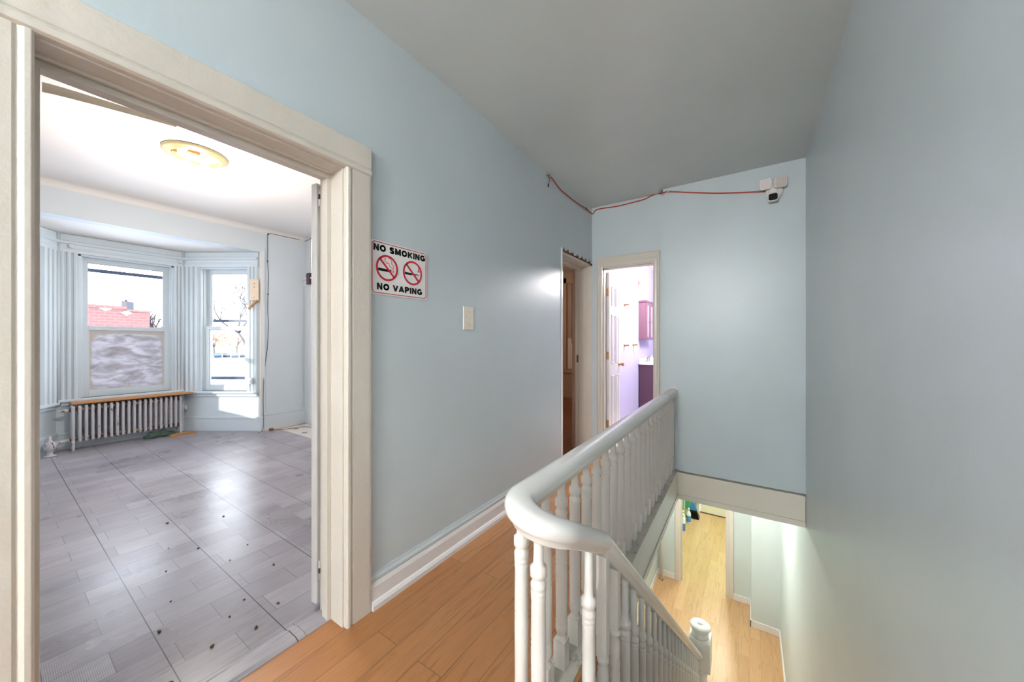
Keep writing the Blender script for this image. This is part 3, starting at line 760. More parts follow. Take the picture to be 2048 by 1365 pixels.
for i in range(n-1):
    for j in range(4): fs.append((i*5+j, (i+1)*5+j, (i+1)*5+j+1, i*5+j+1))
mb.add(vs, fs, True); o = mb.build('plastic_bag', 'tarp'); o.modifiers.new('solid', 'SOLIDIFY').thickness = .004
tag(o, 'crumpled dark green plastic bag pushed under the radiator', 'bag')

# small things at the bay ---------------------------------------------
def brk(loc, T, lab):
    mb = MB(); x, z = loc
    mb.box(x-.018, x+.018, -.055, -.034, z-.022, z+.022, T); mb.box(x-.012, x+.012, -.075, -.05, z-.02, z-.008, T); mb.box(x-.012, x-.006, -.075, -.05, z-.02, z+.012, T)
    tag(mb.build('curtain_rod_bracket', 'plastic_white', bevel=.002), lab, 'bracket')
brk((.10, 2.335), T2, 'white curtain rod bracket at the upper left of the centre window')
brk((1.045, 2.325), T2, 'white curtain rod bracket at the upper right of the centre window')
BK = empty('wooden_curtain_block', T3 @ Vector((1.02, -.04, 1.82)), 'pale wooden block nailed to the right window casing', 'wood block')
mb = MB(); mb.prism([(.962, 1.80), (1.078, 1.80), (1.078, 2.09), (.962, 2.09)], -.06, -.036, 'y', T3) ; mb.build('board', 'wood_light', BK, bevel=.002)
mb = MB(); T = T3 @ Matrix.Translation((1.075, -.075, 1.80)) @ Matrix.Rotation(radians(-45), 4, 'Y'); mb.box(-.165, 0, -.012, .012, -.012, .012, T); mb.build('stick', 'wood_board', BK)
for zz in (2.03, 1.98, 1.84):
    mb = MB(); mb.lathe([(.004, 0), (.004, .006)], T3 @ Vector((1.03, -.066, zz)), 8, Matrix.Rotation(radians(90), 3, 'X')); mb.build('nail', 'dark', BK)
mb = MB(); mb.box(.945, 1.0, -.072, -.036, .66, .74, T3); o = mb.build('outlet_box', 'bay_blue', bevel=.004); tag(o, 'small painted electrical box at the foot of the right window casing', 'outlet')
mb = MB(); mb.box(.955, .985, -.08, -.07, .68, .71, T3); mb.build('knob', 'plastic_white', o)

# ceiling light of the living room -------------------------------------
CLx, CLy = -3.82, .985
CL = empty('ceiling_light', (CLx, CLy, RZ), 'round lit ceiling light with ridged gold rim in the front room', 'ceiling light')
mb = MB(); mb.lathe([(.20, 0), (.212, -.004), (.212, -.012), (.20, -.018), (.196, -.024), (.188, -.024), (.182, -.03), (.174, -.032), (.168, -.038), (.158, -.038), (.152, -.03), (.15, -.004)], (CLx, CLy, RZ), 40, cap=False)
mb.build('rim', 'gold', CL)
mb = MB(); mb.lathe([(.15, -.006), (.12, -.008), (.02, -.008), (.001, -.008)], (CLx, CLy, RZ), 32, cap=False); mb.build('reflector', 'shade', CL)
for k, (dx, dy) in enumerate(((-.05, -.05), (.05, .045))):
    mb = MB(); mb.lathe([(.018, -.008), (.018, -.035), (.014, -.04)], (CLx+dx, CLy+dy, RZ), 14); s_ = mb.build('socket', 'porcelain', CL)
    mb = MB(); mb.lathe([(.012, -.038), (.014, -.05), (.026, -.07), (.03, -.088), (.024, -.108), (.012, -.118), (.002, -.12)], (CLx+dx, CLy+dy, RZ), 16); mb.build('bulb', 'bulb', CL)
mb = MB(); mb.box(CLx+.06, CLx+.10, CLy-.07, CLy+.0, RZ-.038, RZ-.010); mb.build('label_patch', 'wood_board', CL); mb = MB(); mb.box(CLx-.02, CLx+.01, CLy-.15, CLy-.12, RZ-.04, RZ-.010); mb.build('label_patch', 'wood_board', CL)

# cable in the living room
def wire(name, pts, r, mat, label, cat='cord', staples=(), stmat='dark', parent=None):
    # smooth with Catmull-Rom
    P = [Vector(p) for p in pts]; out = []
    for i in range(len(P)-1):
        p0 = P[max(i-1, 0)]; p1 = P[i]; p2 = P[i+1]; p3 = P[min(i+2, len(P)-1)]
        for k in range(6):
            t = k/6; out.append(.5*((2*p1)+(p2-p0)*t+(2*p0-5*p1+4*p2-p3)*t*t+(3*p1-p0-3*p2+p3)*t**3))
    out.append(P[-1])
    mb = MB(); mb.tube(out, r, 7)
    o = mb.build(name, mat)
    tag(o, label, cat)
    for s_ in staples:
        mb = MB(); x, y, z, ax = s_
        if ax == 'x': mb.box(x-.004, x+.006, y-.007, y+.007, z-.009, z+.009)
        else: mb.box(x-.007, x+.007, y-.006, y+.004, z-.009, z+.009)
        mb.build('staple', stmat, o)
    return o
cx = RX+.006
wire('black_cable', [(-5.40, RY-.008, 2.775), (RX+.012, RY-.012, 2.758), (cx, 2.60, 2.76), (cx, 2.40, 2.757), (cx, 2.235, 2.752), (cx, 2.213, 2.70), (cx, 2.215, 2.5), (cx, 2.212, 2.36), (cx, 2.225, 2.16), (cx, 2.22, 1.98), (cx, 2.215, 1.7), (cx, 2.222, 1.45), (cx, 2.21, 1.15), (cx+.004, 2.185, .95), (cx+.006, 2.165, .7), (cx+.02, 2.15, .45), (cx+.03, 2.15, .1), (cx+.03, 2.13, .006), (cx+.1, 2.06, .006)], .0035, 'cord_black',
     'thin black cable stapled up the front room wall beside the bay', staples=((cx, 2.222, 2.74, 'x'), (cx, 2.213, 2.36, 'x'), (cx, 2.219, 1.9, 'x')))
o = wire('brown_power_cord', [(-5.50, 2.235, .012), (-5.45, 2.30, .008), (-5.38, 2.42, .009), (-5.35, 2.55, .009), (-5.22, 2.62, .009), (-4.9, 2.66, .009)], .004, 'cord_brown', 'brown cord lying on the white vinyl patch by the end wall')
mb = MB(); mb.box(-5.525, -5.485, 2.20, 2.245, .002, .035); mb.build('plug', 'cord_brown', o, bevel=.004)
VP = empty('white_vinyl_patch', (-5.2, 2.5, 0), 'white vinyl floor patch with small grey diamonds in the far corner', 'floor patch')
mb = MB(); mb.box(-5.50, -4.0, 2.325, RY-.03, .0012, .004); mb.build('sheet', 'tile_white', VP)
for (dx, dy) in ((-5.32, 2.46), (-5.0, 2.42), (-5.05, 2.62), (-4.7, 2.45), (-4.75, 2.62)):
    mb = MB(); mb.prism([(dx-.045, dy), (dx, dy-.045), (dx+.045, dy), (dx, dy+.045)], .004, .0048); mb.build('diamond_inset', 'tile_grey', VP)

# grit on the floor
grit = [(-2.9, .62), (-2.75, .72), (-2.62, .55), (-2.45, .78), (-2.3, .5), (-2.1, .42), (-2.02, .7), (-1.95, .62), (-1.86, .78), (-1.82, .52), (-2.55, .9), (-3.1, .95), (-2.2, .9), (-3.3, .7), (-1.78, .66), (-1.75, .38)]
protog = None
for i, (x, y) in enumerate(grit):
    if protog is None:
        mb = MB(); mb.sphere((0, 0, .004), .008, 8, 5, (1.2, .8, .5)); protog = mb.build('floor_grit', 'grit'); g = protog
    else: g = protog.copy(); COL.objects.link(g)
    g.location = (x, y, .001); g.rotation_euler = (0, 0, i*1.3); s_ = .5+.6*random.random(); g.scale = (s_, s_, s_)
    tag(g, 'tiny brown crumb of grit on the worn grey vinyl floor', 'grit', 'crumbs of grit scattered on the grey vinyl floor')

# ------------------------------------------------------------------ hall things
# no-smoking sign -- local frame: x along +y world, y up, z out (+x world)
SG = empty('no_smoking_sign', (XL, 1.18, 1.6), 'white NO SMOKING NO VAPING sign with red border beside the door casing', 'sign')
def S(u, v, w): return Vector((XL+w, u, v))
sy0, sy1, sz0, sz1 = 1.005, 1.352, 1.471, 1.728
def rrect(x0, x1, z0, z1, r, n=6):
    out = []
    for cx_, cz_, a0 in ((x1-r, z1-r, 0), (x0+r, z1-r, 90), (x0+r, z0+r, 180), (x1-r, z0+r, 270)):
        for k in range(n+1):
            a = radians(a0+90*k/n); out.append((cx_+r*cos(a), cz_+r*sin(a)))
    return out
mb = MB(); mb.prism(rrect(sy0, sy1, sz0, sz1, .016), XL+.001, XL+.0035, 'x'); mb.build('plate', 'sign_white', SG)
def ring(outer, inner, w0, w1, name, mat):
    n = len(outer); mb = MB()
    vs = [S(*p, w1) for p in outer]+[S(*p, w1) for p in inner]+[S(*p, w0) for p in outer]+[S(*p, w0) for p in inner]
    fs = []
    for i in range(n):
        j = (i+1) % n
        fs += [(i, j, n+j, n+i), (2*n+i, i, j, 2*n+j)[::-1], (3*n+i, n+i, n+j, 3*n+j)]
    mb.add(vs, fs); return mb.build(name, mat, SG)
ring(rrect(sy0+.006, sy1-.006, sz0+.006, sz1-.006, .017), rrect(sy0+.0095, sy1-.0095, sz0+.0095, sz1-.0095, .0135), XL*0+.0035, .0042, 'border', 'sign_red')
def circ(c, r, n=40): return [(c[0]+r*cos(2*pi*k/n), c[1]+r*sin(2*pi*k/n)) for k in range(n)]
def flat(poly_list, mat, name, w=.0040, thick=.0008):
    mb = MB()
    for poly in poly_list: mb.prism([(p[0], p[1]) for p in poly], XL+w-thick, XL+w, 'x')
    return mb.build(name, mat, SG)
def bar(a, b, t):
    d = Vector((b[0]-a[0], b[1]-a[1])); d.normalize(); n = Vector((-d.y, d.x))*t/2
    return [(a[0]-n.x, a[1]-n.y), (b[0]-n.x, b[1]-n.y), (b[0]+n.x, b[1]+n.y), (a[0]+n.x, a[1]+n.y)]
def stroke(pts, t):
    return [bar(pts[i], pts[i+1], t) for i in range(len(pts)-1)]
c1, c2 = (1.0955, 1.603), (1.2525, 1.603); r1 = .063
ring(circ(c1, r1), circ(c1, r1-.0095), .0046, .0052, 'prohibition_ring', 'sign_red')
ring(circ(c2, r1), circ(c2, r1-.0095), .0046, .0052, 'prohibition_ring', 'sign_red')
q = .7071*(r1-.004)
flat([bar((c1[0]-q, c1[1]+q), (c1[0]+q, c1[1]-q), .0095)], 'sign_red', 'prohibition_slash', .0052)
flat([bar((c2[0]-q, c2[1]+q), (c2[0]+q, c2[1]-q), .0095)], 'sign_red', 'prohibition_slash', .0052)
flat([[(c1[0]-.05, c1[1]-.018), (c1[0]+.024, c1[1]-.018), (c1[0]+.024, c1[1]-.005), (c1[0]-.05, c1[1]-.005)]], 'sign_black', 'cigarette')
flat([[(c1[0]+.028, c1[1]-.018), (c1[0]+.031, c1[1]-.018), (c1[0]+.031, c1[1]-.005), (c1[0]+.028, c1[1]-.005)], [(c1[0]+.036, c1[1]-.018), (c1[0]+.039, c1[1]-.018), (c1[0]+.039, c1[1]-.005), (c1[0]+.036, c1[1]-.005)]]
     + stroke([(c1[0]+.0295, c1[1]-.003), (c1[0]+.0295, c1[1]+.004), (c1[0]+.018, c1[1]+.008), (c1[0]+.011, c1[1]+.018), (c1[0]+.009, c1[1]+.026), (c1[0]-.004, c1[1]+.024), (c1[0]-.012, c1[1]+.032), (c1[0]-.013, c1[1]+.042), (c1[0]-.008, c1[1]+.049)], .003)
     + stroke([(c1[0]+.0375, c1[1]-.003), (c1[0]+.0375, c1[1]+.013), (c1[0]+.034, c1[1]+.02), (c1[0]+.026, c1[1]+.024), (c1[0]+.028, c1[1]+.034), (c1[0]+.024, c1[1]+.044), (c1[0]+.014, c1[1]+.05), (c1[0]+.006, c1[1]+.047)], .003), 'sign_red', 'smoke')
flat([[(c2[0]-.05, c2[1]-.012), (c2[0]-.005, c2[1]-.012), (c2[0]-.005, c2[1]+.0), (c2[0]-.05, c2[1]+.0)], [(c2[0]-.005, c2[1]-.009), (c2[0]+.02, c2[1]-.009), (c2[0]+.02, c2[1]-.006), (c2[0]-.005, c2[1]-.006)],
      [(c2[0]-.003, c2[1]-.003), (c2[0]+.02, c2[1]-.004), (c2[0]+.02, c2[1]-.002), (c2[0]-.003, c2[1]-.001)], [(c2[0]+.018, c2[1]-.008), (c2[0]+.048, c2[1]-.005), (c2[0]+.048, c2[1]-.003), (c2[0]+.018, c2[1]-.001)]], 'sign_black', 'vape_pen')
flat(stroke([(c2[0]+.036, c2[1]+.034), (c2[0]+.043, c2[1]+.023), (c2[0]+.036, c2[1]+.018), (c2[0]+.046, c2[1]+.009)], .003)+stroke([(c2[0]+.034, c2[1]+.011), (c2[0]+.05, c2[1]+.02)], .0025), 'sign_red', 'vapour')
def arc(cx_, cz_, rx, rz, a0, a1, n=12):
    return [(cx_+rx*cos(radians(a0+(a1-a0)*k/n)), cz_+rz*sin(radians(a0+(a1-a0)*k/n))) for k in range(n+1)]
TK = .26; h_ = TK/2
GLY = {  # width, list of centre-line strokes in a unit-high box
 'N': (.78, [[(h_, 0), (h_, 1)], [(h_+.02, .93), (.76-h_, .07)], [(.78-h_, 0), (.78-h_, 1)]]),
 'O': (.88, [arc(.44, .5, .44-h_, .5-h_, 0, 360, 24)]),
 'S': (.72, [arc(.36, .715, .36-h_, .285-h_*.9, 20, 268, 14)+arc(.36, .30, .36-h_, .30-h_, 84, -160, 14)]),
 'M': (.92, [[(h_, 0), (h_, 1)], [(h_+.02, .95), (.46, .12)], [(.46, .12), (.90-h_, .95)], [(.92-h_, 0), (.92-h_, 1)]]),
 'K': (.80, [[(h_, 0), (h_, 1)], [(h_, .36), (.68, .97)], [(.32, .56), (.70, .03)]]),
 'I': (.24, [[(.12, 0), (.12, 1)]]),
 'G': (.86, [arc(.44, .5, .44-h_, .5-h_, 42, 330, 20)+[(.86-h_, .22), (.86-h_, .44)], [(.86, .42), (.50, .42)]]),
 'V': (.80, [[(.10, .98), (.40, .06)], [(.40, .06), (.70, .98)]]),
 'A': (.84, [[(.10, .02), (.42, .94)], [(.42, .94), (.74, .02)], [(.2, .3), (.64, .3)]]),
 'P': (.72, [[(h_, 0), (h_, 1)], [(h_, 1-h_), (.38, 1-h_)]+arc(.38, .68, .34-h_, .32-h_, 90, -90, 10)+[(h_, .36+h_*.0)]]),
}
def text(body, y0, y1, z0, z1, name):
    x = 0; places = []
    for ch in body:
        if ch == ' ': x += .42; continue
        places.append((ch, x)); x += GLY[ch][0]+.09
    tot = x-.09; k = (y1-y0)/tot; hz = z1-z0
    for ch, x in places:
        polys = []
        for st in GLY[ch][1]:
            pts = [((x+p[0])*k+y0, p[1]*hz+z0) for p in st]
            polys += stroke(pts, TK*(k+hz)/2)
            for p in pts[1:-1]: polys.append(circ(p, TK*(k+hz)/4, 8))
        polys = [[(p[0], min(max(p[1], z0), z1)) for p in po] for po in polys]
        flat(polys, 'sign_black', name, .0044)
text('NO SMOKING', 1.019, 1.338, 1.678, 1.710, 'lettering')
text('NO VAPING', 1.038, 1.317, 1.494, 1.526, 'lettering')
for (a, b) in ((1.019, 1.712), (1.338, 1.485), (1.015, 1.487)):
    mb = MB(); mb.lathe([(.003, .0035), (.003, .005)], (XL, a, b), 10, Matrix.Rotation(radians(90), 3, 'Y')); mb.build('screw', 'steel', SG)

# wall plate
mb = MB(); mb.box(XL+.0, XL+.008, 1.648, 1.742, 1.318, 1.462); o = mb.build('blank_wall_plate', 'almond', bevel=.003)
tag(o, 'almond coloured blank wall plate on the blue hall wall', 'wall plate')
for z in (1.35, 1.43):
    mb = MB(); mb.lathe([(.003, .008), (.003, .0092)], (XL, 1.70, z), 8, Matrix.Rotation(radians(90), 3, 'Y')); mb.build('screw', 'steel', o)

# orange cord
pix = [((1094, 350.6), 'L'), ((1099, 352), 'L'), ((1107, 360), 'L'), ((1121, 379), 'L'), ((1146, 400), 'L'), ((1160, 410), 'L'), ((1173, 418), 'L'), ((1195, 419), 'F'), ((1233, 413), 'F'), ((1262, 406), 'F'), ((1288, 399), 'F'), ((1303, 391.5), 'F'), ((1318, 387), 'F'), ((1336, 383.5), 'P'), ((1375, 385), 'P'), ((1435.5, 386.5), 'P'), ((1490, 385), 'P'), ((1530, 383), 'P')]
FO, YAW, CU, CV = 708.8, radians(33.82), 1024, 681.7
def ray(u, v):
    a = (u-CU)/FO; b = (CV-v)/FO; return Vector((-sin(YAW)+a*cos(YAW), cos(YAW)+a*sin(YAW), b))
def on(u, v, ax, val):
    r = ray(u, v); t = val/r[ax]; p = r*t; p.z += 1.25; return p
pts = []
for (u, v), w in pix:
    pts.append(on(u, v, 0, XL+.008) if w == 'L' else on(u, v, 1, YF-.008) if w == 'F' else on(u, v, 1, YP-.008))
pts.insert(7, Vector((XL+.012, YF-.012, pts[6].z-.004)))
pp = pts[13].copy(); pts.insert(14, Vector((-.700, YP-.012, pts[14].z-.003)))
o = wire('orange_cord', pts, .006, 'cord_orange', 'orange red cord looped along the top of the hall walls to the floodlight')
for p in (pts[1], pts[6], pts[15]):
    mb = MB(); mb.box(p.x-.008, p.x+.008, p.y-.006, p.y+.008, p.z-.012, p.z+.014); mb.build('staple', 'rust', o)
mb = MB(); a = on(1098, 354, 0, XL+.012); b = on(1097, 371, 0, XL+.012); mb.tube([a, (a+b)/2+Vector((0, .01, 0)), b], .003, 6); mb.lathe([(.006, -.012), (.006, .012)], b, 8); mb.build('hanging_plug', 'cord_black', o)

# security floodlight camera
FL = empty('security_floodlight', (.165, YP, 2.49), 'white twin head security floodlight with a camera at the top of the stair panel', 'security light')
mb = MB(); T = Matrix.Rotation(radians(90), 3, 'X')
mb.lathe([(.062, -.003), (.062, .02), (.05, .034), (.02, .038)], (.172, YP, 2.500), 24, T); mb.build('base', 'plastic_white', FL)
mb = MB(); mb.box(.135, .195, YP-.045, YP-.02, 2.49, 2.59); mb.tube([(.12, YP-.04, 2.565), (.21, YP-.04, 2.565)], .012, 10); mb.build('bracket', 'plastic_white', FL, bevel=.006)
def head(cx_, cz_, yaw, w, h, nm, m1, tilt=0):
    T = Matrix.Translation((cx_, YP-.075, cz_)) @ Matrix.Rotation(radians(yaw), 4, 'Z') @ Matrix.Rotation(radians(tilt), 4, 'X')
    mb = MB(); mb.prism(rrect(-w, w, -h, h, .018), -.0, .03, 'y', T); b = mb.build(nm, 'plastic_white', FL, bevel=.004)
    mb = MB(); mb.prism(rrect(-w+.006, w-.006, -h+.006, h-.006, .014), -.003, .001, 'y', T); mb.build('face', m1, b)
head(.112, 2.560, -4, .042, .043, 'lamp_head', 'plastic_pink', 8)
head(.215, 2.557, 8, .045, .043, 'lamp_head', 'plastic_pink', 8)
head(.163, 2.443, 0, .036, .034, 'camera_head', 'black', -6)

# ------------------------------------------------------------------ balustrade
BL = empty('balustrade', (-.6, 2.3, 0), 'white painted turned balustrade curving from the landing down the stairs', 'railing')
def rail_profile():
    # (side, height) about top centre; z=0 is crown
    return [(-.018, -.084), (-.024, -.078), (-.024, -.066), (-.036, -.058), (-.044, -.046), (-.046, -.030), (-.041, -.014), (-.029, -.004), (-.012, 0), (.012, 0), (.029, -.004), (.041, -.014), (.046, -.030), (.044, -.046), (.036, -.058), (.024, -.066), (.024, -.078), (.018, -.084)]
ZR = .789
path = []
for y in (3.715, 3.2, 2.6, 2.0, 1.5, 1.2, 1.08): path.append(Vector((-.590-.006*y, y, ZR)))
yc, xc, rad = .958, -.5225, .0745
for k in range(0, 13):
    a = pi+pi*k/12
    z = ZR-.066*(k/12)**2.0
    path.append(Vector((xc+rad*cos(a), yc+rad*sin(a)*1.1, z)))
kz, ky = .566, 1.24
for q in (1.03, 1.10, 1.17, 1.228): path.append(Vector((-.449, q, ZR-.066-(q-.958)*.56)))
path.append(Vector((-.450, ky, kz)))
SL = (kz-(-2.045))/(4.205-ky)
path += [Vector((-.450, q, kz-(q-ky)*SL)) for q in (1.255, 2.2, 3.2, 4.215)]
pr = rail_profile(); vs = []; n = len(pr)
for i, p in enumerate(path):
    t = (path[min(i+1, len(path)-1)]-path[max(i-1, 0)]); t.z = 0; t.normalize()
    side = Vector((t.y, -t.x, 0))
    for (a, h) in pr: vs.append(p+side*a+Vector((0, 0, h)))
fs = [(i*n+k, i*n+(k+1) % n, (i+1)*n+(k+1) % n, (i+1)*n+k) for i in range(len(path)-1) for k in range(n)]
fs += [tuple(range(n)), tuple(range((len(path)-1)*n, len(path)*n))[::-1]]
mb = MB(); mb.add(vs, fs, True); mb.build('handrail', 'rail', BL)
mb = MB(); mb.lathe([(.06, 0), (.06, .008), (.05, .016)], (path[0].x, YP-.001, ZR-.035), 20, Matrix.Rotation(radians(90), 3, 'X')); mb.build('wall_rosette', 'rail', BL)

def bal_prof(top, ringz, base_z, sq=.16):
    """turned profile between a square foot and the rail; ringz = top of the big collar"""
    z = ringz
    p = [(.0135, top), (.0145, z+.035), (.016, z+.004), (.0245, z-.001), (.0245, z-.027), (.017, z-.034), (.018, z-.038), (.0235, z-.05), (.023, z-.062), (.0205, z-.065), (.023, z-.069), (.0225, z-.078), (.0205, z-.081), (.0225, z-.085), (.0222, z-.094), (.0212, z-.1)]
    b = base_z+sq
    m = (z-.1+b+.1)/2
    p += [(.0225, m+.04), (.021, m+.03), (.0225, m+.022), (.021, m+.014), (.0225, m+.006)] if m-b > .1 else []
    p += [(.0215, b+.085), (.0205, b+.078), (.0225, b+.074), (.022, b+.064), (.0205, b+.061), (.0225, b+.057), (.022, b+.035), (.0165, b+.022), (.0165, b+.014), (.0225, b+.004), (.023, b)]
    return p
def baluster(x, y, top, ringz, base_z, sq=.10, rot=0):
    mb = MB(); pf = bal_prof(top, ringz, base_z, sq)
    mb.lathe(pf[::-1], (x, y, 0), 16)
    T = Matrix.Translation((x, y, 0)) @ Matrix.Rotation(rot, 4, 'Z')
    mb.box(-.0225, .0225, -.0225, .0225, base_z, base_z+sq+.004, T)
    return mb.build('baluster', 'baluster', BL)
ys = [3.672-.1285*k for k in range(21)]
for y in ys:
    baluster(xb(y), y, ZR-.08, .647, .011)
# around the turn
baluster(-.597, .945, ZR-.084, .634, 0)
baluster(-.512, .903, ZR-.10, .592, 0, rot=.4)
def railz(y):
    if y < ky: return ZR-.066-(y-.958)*.56
    return kz-(y-ky)*SL
def stringz(y): return -SL*(y-Y0)+.03
baluster(-.4495, 1.135, railz(1.135)-.07, .386, stringz(1.135)-.05)
for y, zb_ in ((1.276, .088), (1.411, .097)):
    # square topped spindles turned below
    mb = MB(); w = .0185
    mb.box(-.45-w, -.45+w, y-w, y+w, zb_, railz(y)-.075)
    z = zb_; b = stringz(y)-.03
    mb.lathe([(.018, z), (.0215, z-.012), (.0215, z-.022), (.015, z-.03), (.021, z-.05), (.018, z-.06), (.0225, z-.075), (.019, z-.088), (.022, z-.10), (.0175, z-.115), (.022, z-.14), (.018, z-.16), (.0225, z-.18), (.021, z-.3), (.0215, b)][::-1], (-.45, y, 0), 16)
    mb.build('baluster', 'baluster', BL)
y = 1.555
while y < 4.16:
    baluster(-.4495, y, railz(y)-.065, railz(y)-.255, max(stringz(y)-.05, LF))
    y += .1402
# newel at the foot
NW = MB(); nx, ny = -.442, 4.312
mb = MB(); w = .103
mb.box(nx-w, nx+w, ny-w, ny+w, -2.24, -1.93)
nw = mb.build('newel_post', 'rail', BL, bevel=.008, seg=3)
mb = MB(); mb.box(nx-w, nx+w, ny-w, ny+w, LF, -2.72); mb.build('plinth', 'rail', nw, bevel=.006)
mb = MB(); mb.lathe([(.08, -2.24), (.078, -2.26), (.06, -2.28), (.074, -2.30), (.074, -2.32), (.056, -2.34), (.066, -2.36), (.07, -2.45), (.062, -2.60), (.056, -2.64), (.07, -2.67), (.07, -2.69), (.08, -2.72)][::-1], (nx, ny, 0), 24); mb.build('turned_shaft', 'rail', nw)
mb = MB(); mb.lathe([(.082, -1.93), (.084, -1.915), (.07, -1.895), (.078, -1.875), (.088, -1.865), (.094, -1.85), (.102, -1.835), (.099, -1.822), (.088, -1.812), (.07, -1.805), (.045, -1.80), (.034, -1.803), (.03, -1.796), (.02, -1.790), (.01, -1.787), (.001, -1.786)], (nx, ny, 0), 32); mb.build('cap', 'rail', nw)

# staircase
ST = empty('staircase', (0, Y0, 0), 'wooden stairs going down between the balustrade and the right wall', 'stairs')
for k in range(14):
    z = -RISE*(k+1); y0 = Y0+RUN*k
    mb = MB(); mb.box(-.475, XR-.001, y0-.0, y0+RUN+.025, z-.03, z); mb.build('tread', 'lower_wood', ST, bevel=.005)
for k in range(15):
    z1 = -RISE*k-.03; y0 = Y0+RUN*k
    if k == 0: z1 = -.05
    mb = MB(); mb.box(-.475, XR-.001, y0-.015, y0, -RISE*(k+1)-.0, z1); mb.build('riser', 'white_trim', ST)
mb = MB(); yE = 4.26
mb.prism([(Y0, .0), (Y0, -.33), (yE+.1, -SL*(yE-Y0)-.33+.1), (yE+.1, LF), (yE, LF)], -.485, -.475, 'x') if False else None
mb.prism([(Y0-.0, -.30), (Y0-.0, .0), (Y0+.04, stringz(Y0+.04)-.01), (4.21, stringz(4.21)-.01), (4.21, LF), (4.0, LF)], -.485, -.425, 'x')
mb.build('stringer', 'white_trim', ST)

# ------------------------------------------------------------------ lower hall
mb = MB(); mb.box(-1.9, XR+.1, YB, 10.4, LF-.1, LF)
struct('floor', mb, 'lower_wood', 'honey coloured laminate floor downstairs', 'floor')
XLL = -1.43
mb = MB(); mb.box(XLL-.15, XLL, YB, 5.2, LF, LC); mb.box(XLL-.15, XLL, 5.96, 7.06, LF, LC); mb.box(XLL-.15, XLL, 5.2, 5.96, LF+2.05, LC)
struct('wall_lower_left', mb, 'lower_blue', 'pale mint wall of the lower hall, left side', 'wall')
mb = MB(); mb.box(XLL-.3, -1.06, 7.07, 7.2, LF, LC); mb.box(-.30, XR, 7.07, 7.2, LF, LC); mb.box(-1.06, -.30, 7.07, 7.2, LF+2.1, LC)
struct('wall_lower_far', mb, 'lower_blue', 'pale mint wall at the end of the lower hall with an opening', 'wall')
mb = MB(); mb.box(.025, XR, 6.55, 7.07, LF, LC)
struct('wall_lower_chase', mb, 'lower_blue', 'pale mint boxed chase in the right corner of the lower hall', 'wall')
mb = MB(); mb.box(-1.6, XR, YB-.1, YB, LF, 0)
struct('wall_lower_back', mb, 'lower_blue', 'lower hall wall under the landing', 'wall')
D4 = empty('door_4', (-.68, 7.07, LF), 'cream cased opening from the lower hall to the green kitchen', 'door', kind='structure')
mb = MB()
cs2 = [(0, 0), (.014, 0), (.02, .01), (.02, .05), (.014, .06), (.018, .075), (.014, .09), (0, .09)]
mb.prism([(-1.135+b, 7.07-a) for a, b in cs2], LF, LF+2.12, 'z'); mb.prism([(-.222-b, 7.07-a) for a, b in cs2], LF, LF+2.12, 'z'); mb.box(-1.135, -.222, 7.05, 7.07, LF+2.04, LF+2.14)
mb.build('casing', 'cream', D4)
mb = MB(); mb.box(-1.06, -1.034, 7.07, 7.21, LF, LF+2.06); mb.box(-.326, -.30, 7.07, 7.21, LF, LF+2.06); mb.box(-1.06, -.30, 7.07, 7.21, LF+2.04, LF+2.1)
mb.box(-1.036, -1.02, 7.12, 7.15, LF, LF+2.04); mb.box(-.34, -.325, 7.12, 7.15, LF, LF+2.04)
mb.build('jamb', 'cream', D4)
def bb(name, x0, x1, y0, y1, lab, h=.105):
    mb = MB(); mb.box(x0, x1, y0, y1, LF, LF+h); struct(name, mb, 'white_trim', lab, 'baseboard', bevel=.004)
bb('baseboard_lower_left', XLL, XLL+.015, 5.99, 7.07, 'white baseboard on the left wall of the lower hall')
bb('baseboard_lower_far', XLL, -1.135, 7.055, 7.07, 'short white baseboard left of the kitchen opening')
bb('baseboard_lower_far', -.222, .025, 7.055, 7.07, 'white baseboard right of the kitchen opening')
bb('baseboard_lower_chase', .008, .025, 6.535, 7.07, 'white baseboard on the side of the corner chase')
bb('baseboard_lower_chase', .008, XR, 6.535, 6.55, 'white baseboard on the front of the corner chase')
bb('baseboard_lower_right', XR-.018, XR, 3.9, 6.55, 'white baseboard at the foot of the right wall downstairs')
mb = MB(); mb.box(XLL, XLL+.018, 5.88, 5.98, LF, LF+2.1); mb.box(XLL, XLL+.018, 5.1, 5.2, LF, LF+2.1); mb.box(XLL-.02, XLL, 5.2, 5.88, LF, LF+2.05)
struct('door_6', mb, 'cream', 'cream door and casing on the left wall of the lower hall', 'door', bevel=.003)
mb = MB(); mb.tube([(-1.335, 6.93, LF+.0), (-1.335, 6.93, LC)], .021, 14); P = mb.build('heating_pipe', 'rail'); tag(P, 'white painted vertical pipe in the corner of the lower hall', 'pipe')
mb = MB(); mb.lathe([(.045, 0), (.045, .006), (.024, .016)], (-1.335, 6.93, LF), 16); mb.build('collar', 'rust', P)
